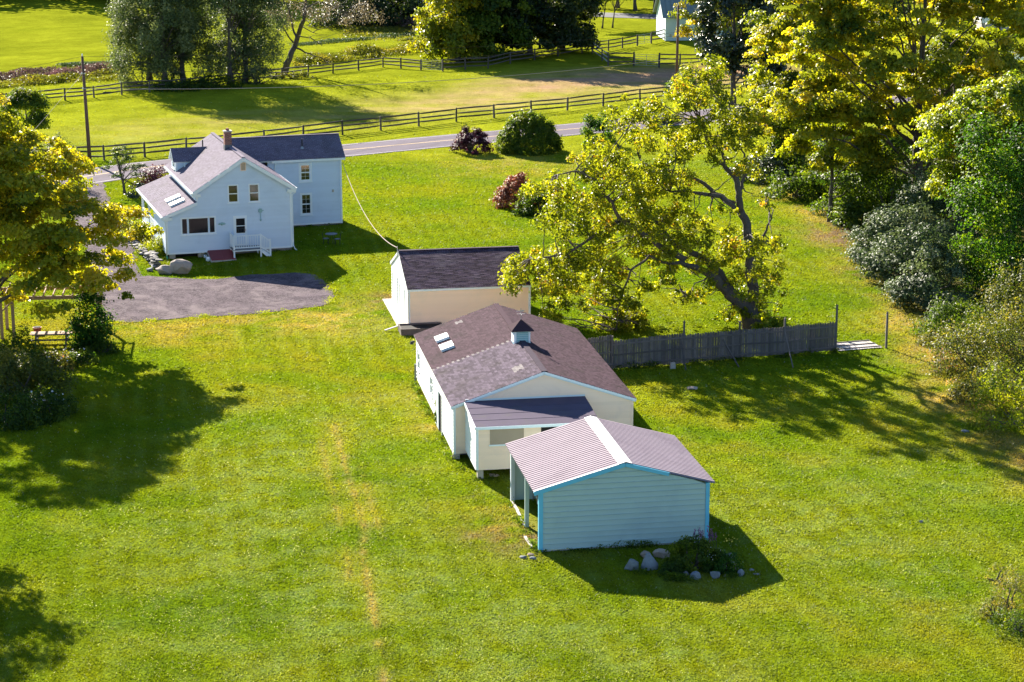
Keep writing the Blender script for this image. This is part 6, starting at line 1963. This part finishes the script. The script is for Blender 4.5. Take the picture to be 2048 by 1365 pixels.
MB().tube([(0, 0, .421), (0, 0, .45)], [.24, .2], 10).build('soil', M['dark_void'], t)

# ------------------------------------------------------------------ back trees
wl = [(330, 172, 15, 'silver grey willow, leftmost of the clump behind the paddock fence', -.8), (366, 168, 17, 'willow with slim dark trunk, second from the left in the clump', 0), (462, 168, 18, 'tall willow with dark trunk in the middle of the clump', 0), (491, 166, 17, 'willow with dark trunk at the right of the clump', .6), (300, 160, 12, 'low spreading willow at the left edge of the clump', .6)]
for k, (u, v, h_, lab, dx_) in enumerate(wl):
    q = at(u, v)
    if k in (0, 4):
        E_ = [(dx_, 0, 8, 4.8, 4, 7), (dx_ - 1.6, 0, 4.2, 3.4, 3.2, 4)]
    else:
        E_ = [(dx_, 0, 11.5, 4.2, 4, 5.0), (dx_ + (k - 2) * 1.0, 1, 8.0, 3.6, 3.6, 4.2), (dx_, 2, 4.6, 3.6, 3, 4.0), (dx_ + .8, 2.5, 2.5, 3.2, 2, 2.4), (dx_, 0, 14, 4.5, 4, 4)]
    tree('willow_tree', lab, q, h_, E_, 170, (.8, 1.5), 140, .32, L['willow'], .34, 160 + k, 'willows behind the paddock fence', 'willow tree', nlimb=16, tm=(.45 if k else .6, .2), flat=.9, up=.35, aspect=.4, droop=.5)
q = at(420, 176); shrub('undergrowth', 'dim undergrowth bush along the fence below the willows', q, 3.6, 1.4, 1.6, 2000, .2, L['mid'], 170, tm=(.35, .15), cat='bush', nclump=40)
q = at(350, 182); shrub('undergrowth', 'dark undergrowth bush below the leftmost willow', q, 2.8, 1.4, 1.4, 1600, .2, L['mid'], 171, tm=(.2, .15), cat='bush', nclump=40)
q = at(285, 172); shrub('undergrowth', 'pale low willow growth at the left end of the clump', q, 2.6, 1.8, 4.6, 3600, .24, L['willow'], 173, tm=(.6, .18), cat='bush', nclump=60, cz=.8, aspect=.4)
q = at(515, 168); shrub('undergrowth', 'willow growth hanging low at the right end of the clump', q, 2.4, 1.8, 5.0, 3000, .24, L['willow'], 174, tm=(.4, .18), cat='bush', nclump=60, cz=.9, aspect=.4)
for k, (u, v, h_, lab) in enumerate(((338, 170, 6.5, 'willow growth hanging low between the two leftmost trunks'), (412, 168, 6.0, 'willow growth hanging low in the middle of the clump'), (478, 165, 5.5, 'willow growth hanging low between the two right trunks'))):
    q = at(u, v); shrub('undergrowth', lab, q, 2.2, 1.6, h_, 2600, .26, L['willow'], 175 + k, tm=(.42, .18), cat='bush', nclump=50, cz=.9, aspect=.4)
q = at(585, 158); shrub('undergrowth', 'low weeds under the leaning willow at the fence', q, 3.0, 1.0, .9, 1300, .18, L['weeds'], 172, tm=(.4, .15), cat='bush', nclump=40)
# leaning sparse willow
lb = at(567, 149)
lw = thing('leaning_willow', 'leaning half bare willow right of the willow clump', 'willow tree', (lb.x, lb.y, 0), 0)
rng = np.random.default_rng(77)
lpx = {'t': ([(567, 152), (578, 118), (594, 80), (606, 40), (612, 10), (618, -40)], [.5, .38, .32, .24, .18, .08]), 'a': ([(594, 82), (585, 55), (578, 20), (560, -10)], [.16, .12, .1, .05]), 'b': ([(590, 95), (610, 105), (640, 115), (655, 128)], [.13, .1, .06, .03]), 'c': ([(598, 72), (620, 75), (645, 92)], [.08, .05, .03]),
       'd': ([(603, 52), (625, 64), (655, 55)], [.07, .05, .025]), 'e': ([(590, 90), (572, 66), (558, 40), (545, 30)], [.12, .09, .06, .03]), 'f': ([(612, 15), (640, 5), (680, 20), (700, 40)], [.1, .08, .05, .025])}
tips = []
for k, (px, rad) in lpx.items():
    Q = np.array([W(u, v, lb.y + rng.normal() * .5, lb) for u, v in px])
    t_ = np.linspace(0, len(Q) - 1, len(Q) * 3 - 2); Q2 = np.stack([np.interp(t_, np.arange(len(Q)), Q[:, j]) for j in range(3)], 1); Q2[1:-1] += rng.normal(size=Q2[1:-1].shape) * .06
    MB().tube(Q2, np.interp(t_, np.arange(len(Q)), rad), 7).build('trunk' if k == 't' else 'limb', M['bark'], lw, True)
    tips += [Q2[len(Q2) // 2:]]
mb = MB()
tips = np.concatenate(tips)
for _ in range(70):
    a = tips[rng.integers(len(tips))]; b_ = a + rng.normal(size=3) * [1.6, 1.2, .9]
    mb.tube(wob(a, b_, 4, .12, rng), [.03, .022, .015, .008], 4)
mb.build('twigs', M['bark'], lw, True, 'stuff')
cl = []
for (u, v, r) in ((700, 15, 60), (650, 0, 50), (560, 5, 45), (600, -15, 45), (690, 40, 40), (540, 35, 30), (735, 25, 30), (575, 40, 25), (625, 25, 30)):
    for _ in range(7):
        cl.append(W(u + rng.normal() * r * .45, v + rng.normal() * r * .3, lb.y + rng.normal() * 2, lb))
cl = np.array(cl); P_, N_, T_ = clump_leaves(cl, np.full(len(cl), 1.3) * rng.uniform(.7, 1.2, len(cl)), 70, rng, .8, .4, .4)
leaf_object('crown', P_, N_, T_, .24, L['willow_dry'], lw, rng, .4)

# big dark clump in the middle
for k, (u, v, h_, r, lab, mt, tmn) in enumerate(((915, 122, 13, 5.0, 'leafy bright green tree at the left end of the dark clump', 'maple', .6), (985, 116, 17, 6.2, 'broad dark green tree at the left centre of the clump', 'mid', .52), (1060, 110, 18, 6.2, 'deep dark tree at the centre of the clump', 'forest', .45), (1125, 100, 16, 5.0, 'dark spruce like tree at the right of the clump', 'forest', .55), (940, 98, 16, 5.5, 'tall green tree behind the left end of the clump', 'maple', .3))):
    q = at(u, v)
    tree('clump_tree', lab, q, h_, [(0, 0, h_ * .52, r, r, h_ * .5), (-r * .2, -.5, h_ * .22, r, r, h_ * .24), (r * .3, 0, h_ * .7, r * .7, r * .7, h_ * .26), (0, -r * .3, h_ * .12, r * .9, r * .7, h_ * .1)], 200, (.9, 1.7), 115, .42, L[mt], .35, 180 + k, 'trees of the dark clump behind the paddock', nlimb=8, tm=(tmn, .2), flat=.6)
for k, (u, v, h_, lab) in enumerate(((1178, 58, 6.5, 'young sumac like tree, left of the three at the far lawn'), (1205, 57, 7.0, 'young sumac like tree, middle of the three at the far lawn'), (1225, 56, 6.5, 'young sumac like tree, right of the three at the far lawn'))):
    q = at(u, v)
    tree('young_tree', lab, q, h_, [(0.6, 0, h_ * .82, 2.6, 2.4, 1.3)], 26, (.7, 1.3), 120, .32, L['maple'], .13, 190 + k, 'young trees at the far lawn', bend=(.7, 0), nlimb=10, tm=(.4, .2), flat=.4)
for k, (u, v, r, h_, lab) in enumerate(((720, 50, 6, 6, 'dark bush mass at the far field edge, left one'), (770, 52, 5, 6.5, 'dark bush mass at the far field edge, middle one'), (810, 48, 4, 5, 'dark bush mass at the far field edge, right one'))):
    q = at(u, v); shrub('far_bush', lab, q, r, r * .8, h_, 4200, .4, L['forest'], 200 + k, 'dark bushes at the far field edge', nclump=50, tm=(.35, .2), cat='bush')
q = at(835, 57); shrub('far_bush', 'pinkish brown bush at the far field edge beside the dark clump', q, 3.4, 2.5, 3.0, 1800, .26, L['purple_weeds'], 205, tm=(.6, .2), cat='bush')
q = at(852, 68); shrub('far_bush', 'small rusty bush against the left end of the dark clump', q, 2.0, 2, 2.2, 1000, .25, L['straw'], 206, tm=(.4, .2), cat='bush')


def weed_band(label, line, width, h, n, mat, size, seed, name='tall_weeds'):
    rng = np.random.default_rng(seed)
    pts = np.array(gl(line)); seg = np.cumsum(np.r_[0, np.hypot(*np.diff(pts, axis=0).T)])
    s = rng.random(n) * seg[-1]
    x = np.interp(s, seg, pts[:, 0]); y = np.interp(s, seg, pts[:, 1])
    off = rng.normal(size=n) * width * .5
    x = x + rng.normal(size=n) * .3; y = y + off
    hh = h * (.55 + .45 * vnoise(x, y, 4, 5)) * np.exp(-(off / width) ** 2 * .7)
    z = np.maximum(hh, .15) * rng.random(n) ** .6
    C_ = np.stack([x, y, gz(x, y) + z], 1)
    tint = .5 + .25 * vnoise(x, y, 3, 6) + .25 * (rng.random(n) - .5)
    o = leaf_object(name, C_, rng.normal(size=(n, 3)) * [1, 1, .6] + [0, 0, .3], tint, size, mat, None, rng, .35)
    return tag(o, label, kind='stuff')


weed_band('purple brown weeds along the far pasture at left', [(-60, 168), (40, 160), (120, 156), (190, 148), (235, 146)], 4.5, 2.0, 9000, L['purple_weeds'], .34, 1)
weed_band('green weeds along the far pasture below the purple ones', [(-60, 178), (60, 168), (150, 160), (245, 156)], 3.0, 1.3, 8000, L['weeds'], .32, 2)
weed_band('weedy strip across the pasture right of the willows', [(590, 128), (680, 118), (760, 108), (860, 98)], 3.6, 1.6, 9000, L['weeds'], .32, 3)
weed_band('pale grassy hedge line across the far pasture', [(585, 92), (680, 84), (780, 75), (870, 68)], 1.6, .8, 3500, L['silver'], .3, 4)
weed_band('rough meadow growth before the dark far bushes', [(690, 62), (760, 66), (860, 62)], 9, .7, 4500, L['weeds'], .35, 5)
weed_band('small weed tuft in the far pasture', [(798, 82), (822, 80)], 1.2, 1.0, 500, L['weeds'], .3, 6)
weed_band('pale strip of weeds at the far left pasture edge', [(120, 132), (180, 130), (240, 126)], 1.4, .7, 1500, L['silver'], .3, 7)
weed_band('rank weeds along the right lawn edge', [(1700, 480), (1760, 550), (1830, 640), (1900, 730), (1950, 820), (2010, 900)], 2.2, .6, 5000, L['straw'], .16, 8)
weed_band('litter and low growth under the right trees', [(1690, 440), (1800, 520), (1880, 600), (1960, 660), (2040, 700)], 6, .5, 6000, L['mid'], .2, 9)



def wall_weeds(label, o, a, line, n, h, seed, mat='mid', spread=.22):
    rng = np.random.default_rng(seed)
    pts = np.array([loc2w(o, a, *q) for q in line]); seg = np.cumsum(np.r_[0, np.hypot(*np.diff(pts, axis=0).T)])
    ns = max(4, int(seg[-1] * 1.6)); cs = rng.random(ns) * seg[-1]
    s_ = cs[rng.integers(ns, size=n)] + rng.normal(size=n) * .18
    x = np.interp(s_, seg, pts[:, 0]) + rng.normal(size=n) * spread * .6; y = np.interp(s_, seg, pts[:, 1]) + rng.normal(size=n) * spread * .6
    z = h * rng.random(n) ** 1.5 * (.3 + .9 * np.clip(.5 + vnoise(x, y, 1.2, 9), 0, 1.2))
    nn_ = rng.normal(size=(n, 3)) * [1, 1, .5]
    o_ = leaf_object('wall_weeds', np.stack([x, y, gz(x, y) + z], 1), nn_, .45 + .25 * rng.normal(size=n), .11, L[mat], None, rng, .4)
    return tag(o_, label, kind='stuff')


wall_weeds('weeds at the foot of the metal shed walls', (SX, SY), SA, [(-.1, SDp), (-.1, .1), (0, -.15), (SW, -.15), (SW + .15, SDp)], 2600, .28, 1)
wall_weeds('weeds at the foot of the barn wall', (BX, BY), BA, [(-.05, 15.3), (-.05, 6.9)], 900, .3, 2)
wall_weeds('weeds at the foot of the barn front wall', (BX, BY), BA, [(-.05, 4.0), (0, 0), (.7, -3.4), (6.5, -3.5), (6.7, 0), (9.4, 0), (9.4, 15)], 3200, .32, 3)
wall_weeds('weeds at the foot of the garage wall', (GX, GY), GA, [(.2, -.05), (7.9, -.05), (8.0, 8.7)], 1800, .4, 4)
wall_weeds('weeds at the foot of the farmhouse walls', (HX, HY), HA, [(-2.0, 6), (-2.0, .2), (.8, .1)], 900, .3, 5)
wall_weeds('weeds at the foot of the farmhouse wing', (HX, HY), HA, [(5.0, .1), (7.5, .2), (7.5, 8.8), (13.2, 8.85), (13.3, 12.8)], 1700, .26, 6)
wall_weeds('long grass at the foot of the stockade fence', (0, 0), 0, [(p_.x, p_.y - .1) for p_ in sf], 2600, .35, 7)
wall_weeds('long grass round the rocks of the shed flower bed', (0, 0), 0, gl([(1255, 1142), (1290, 1148), (1340, 1160), (1390, 1165), (1440, 1160), (1480, 1150), (1470, 1135)]), 1500, .25, 8)
wall_weeds('grass creeping over the edge of the gravel', (0, 0), 0, DRIVE[8:], 5200, .10, 9, 'bright', .4)

# forest beyond the top of the frame
rng = np.random.default_rng(400)
cc = []; rr_ = []
for k in range(460):
    x_ = rng.uniform(-150, 140)
    y_ = rng.uniform(388, 415) + (8 * math.sin(x_ * .06)) - (24 if x_ < -38 else 0)
    cc.append((x_, y_, rng.uniform(2, 15))); rr_.append(rng.uniform(3.0, 5.5))
P_, N_, T_ = clump_leaves(np.array(cc), np.array(rr_), 62, rng, .8, .2, .5)
P_[:, 2] = np.maximum(P_[:, 2], .2)
tag(leaf_object('forest', P_, N_, T_, 1.5, L['forest'], None, rng, .7), 'dark woods closing the view beyond the far pasture', kind='stuff')
for k, (u, v, h_) in enumerate(((1270, 22, 13), (1310, 20, 14), (1235, 16, 14))):
    q = at(u, v)
    tree('far_tree', ('dark tree behind the far road, left of the white barn', 'dark tree behind the far road, touching the white barn', 'dark tree behind the far road, leftmost one')[k], q, h_, [(0, 0, h_ * .5, 6, 5, h_ * .48)], 60, (1.2, 2.2), 110, .5, L['forest'], .3, 410 + k, 'dark trees behind the far road', nlimb=6)
# tree standing just left of the frame; its shadow falls across the lower lawn
q = Vector((-29.9, 95.0, 0))
tree('yard_tree', 'tree standing outside the left edge whose shadow crosses the lower lawn', q, 13, [(0, 0, 9.0, 4.0, 4.0, 3.0), (2.2, -1, 7.0, 2.2, 2.4, 1.4)], 46, (.7, 1.4), 130, .25, L['maple'], .3, 420, nlimb=20)

# ------------------------------------------------------------------ grass blades on the near lawn
m, nt, out = new_mat('grass_blades')
p = N(nt, 'ShaderNodeBsdfPrincipled'); a = N(nt, 'ShaderNodeAttribute', attribute_name='col')
nt.links.new(a.outputs['Color'], p.inputs['Base Color']); p.inputs['Roughness'].default_value = .55; p.inputs['Specular IOR Level'].default_value = .04
t_ = N(nt, 'ShaderNodeBsdfTranslucent'); nt.links.new(mixc(nt, 1.0, a.outputs['Color'], (1.6, 1.5, .6), 'MULTIPLY'), t_.inputs['Color'])
mx = N(nt, 'ShaderNodeMixShader'); mx.inputs[0].default_value = .45
nt.links.new(p.outputs[0], mx.inputs[1]); nt.links.new(t_.outputs[0], mx.inputs[2]); nt.links.new(mx.outputs[0], out.inputs[0])
rng = np.random.default_rng(8)
NB = 1020000
vv_ = 1480 - 1360 * rng.random(NB)
uu_ = -190 + 2430 * rng.random(NB)
NB_OUT = (uu_ < -20) | (uu_ > 2068) | (vv_ > 1385)
aa = (uu_ - 1024) / FPX; bb = -(vv_ - 682.5) / FPX
dz = -SP + bb * CP; tt = -CAMH / dz
gx_, gy_ = aa * tt, (CP + bb * SP) * tt
gx_ += rng.normal(size=NB) * .1; gy_ += rng.normal(size=NB) * .4
keep = (gy_ < 204) | ((gy_ < 266) & (rng.random(NB) < .35))
keep &= ~(NB_OUT & (rng.random(NB) < .5))
keep &= ~in_poly(gx_, gy_, DRIVE)
dl = seg_dist(gx_, gy_, LANE); keep &= dl > 1.6
dr_ = seg_dist(gx_, gy_, [(q.x, q.y) for q in road_c[::6]]); keep &= dr_ > 3.55


def keep_out(o, a, x0, x1, y0, y1):
    lx = (gx_ - o[0]) * math.cos(a) + (gy_ - o[1]) * math.sin(a); ly = -(gx_ - o[0]) * math.sin(a) + (gy_ - o[1]) * math.cos(a)
    return ~((lx > x0) & (lx < x1) & (ly > y0) & (ly < y1))


keep &= keep_out((HX, HY), HA, -1.9, 7.25, .35, 12.7) & keep_out((HX, HY), HA, 7, 13.1, 9, 12.9) & keep_out((GX, GY), GA, -.55, 7.7, .1, 8.7)
keep &= keep_out((BX, BY), BA, .2, 9.2, .2, 15.2) & keep_out((HX, HY), HA, .95, 2.8, -1.45, .3)
inner = ~keep_out((SX, SY), SA, 0, SW, 0, SDp)
keep &= ~(inner & (rng.random(NB) > .25))
rb = np.interp(gy_, [60, 95, 110, 130, 150, 165, 175], [40, 27.5, 25.5, 25, 23.5, 24.5, 26])
keep &= ~((gx_ > rb + 1) & (rng.random(NB) > .25))
gx_, gy_ = gx_[keep], gy_[keep]
gc0 = ground_color(gx_, gy_)
keep = ~((gc0[:, 2] > .04) & (gy_ > 180) & (rng.random(len(gx_)) < .8))
gx_, gy_ = gx_[keep], gy_[keep]; n = len(gx_)
dist = np.hypot(gx_, gy_)
sc = dist / 80.0
hgt = (.042 + .036 * rng.random(n)) * (.9 + .35 * vnoise(gx_, gy_, .9, 7)) * sc ** .45 * np.where(gy_ > 196, .8, 1.0)
wid = (.020 + .024 * rng.random(n)) * sc ** .85 * np.where(gy_ > 196, .75, 1.0)
th = rng.random(n) * 6.283
z0 = gz(gx_, gy_)
lean = rng.normal(size=(n, 2)) * hgt[:, None] * .7
V = np.empty((n, 3, 3))
V[:, 0] = np.stack([gx_ - np.cos(th) * wid, gy_ - np.sin(th) * wid, z0], 1)
V[:, 1] = np.stack([gx_ + np.cos(th) * wid, gy_ + np.sin(th) * wid, z0], 1)
V[:, 2] = np.stack([gx_ + lean[:, 0], gy_ + lean[:, 1], z0 + hgt], 1)
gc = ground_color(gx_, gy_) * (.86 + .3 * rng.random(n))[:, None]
cw_ = np.zeros(n)
for cl, r in CLOVER:
    cw_ = np.maximum(cw_, np.exp(-((gx_ - cl[0]) ** 2 + (gy_ - cl[1]) ** 2) / (2 * r * r)))
pale = rng.random(n) < (.018 + .17 * cw_ * np.clip(.5 + vnoise(gx_, gy_, 1.0, 8), 0, 1))
gc[pale] = np.array([.30, .34, .20]) * (.6 + .5 * rng.random(pale.sum()))[:, None]
gc = np.concatenate([np.clip(gc, 0, 1), np.ones((n, 1))], 1)
me = fast_mesh('grass', V.reshape(-1, 3), np.arange(3 * n).reshape(-1, 3), m, tris=True, color=np.repeat(gc, 3, 0))
o = link(bpy.data.objects.new('grass', me))
tag(o, 'short mown grass blades covering the yard', kind='stuff')
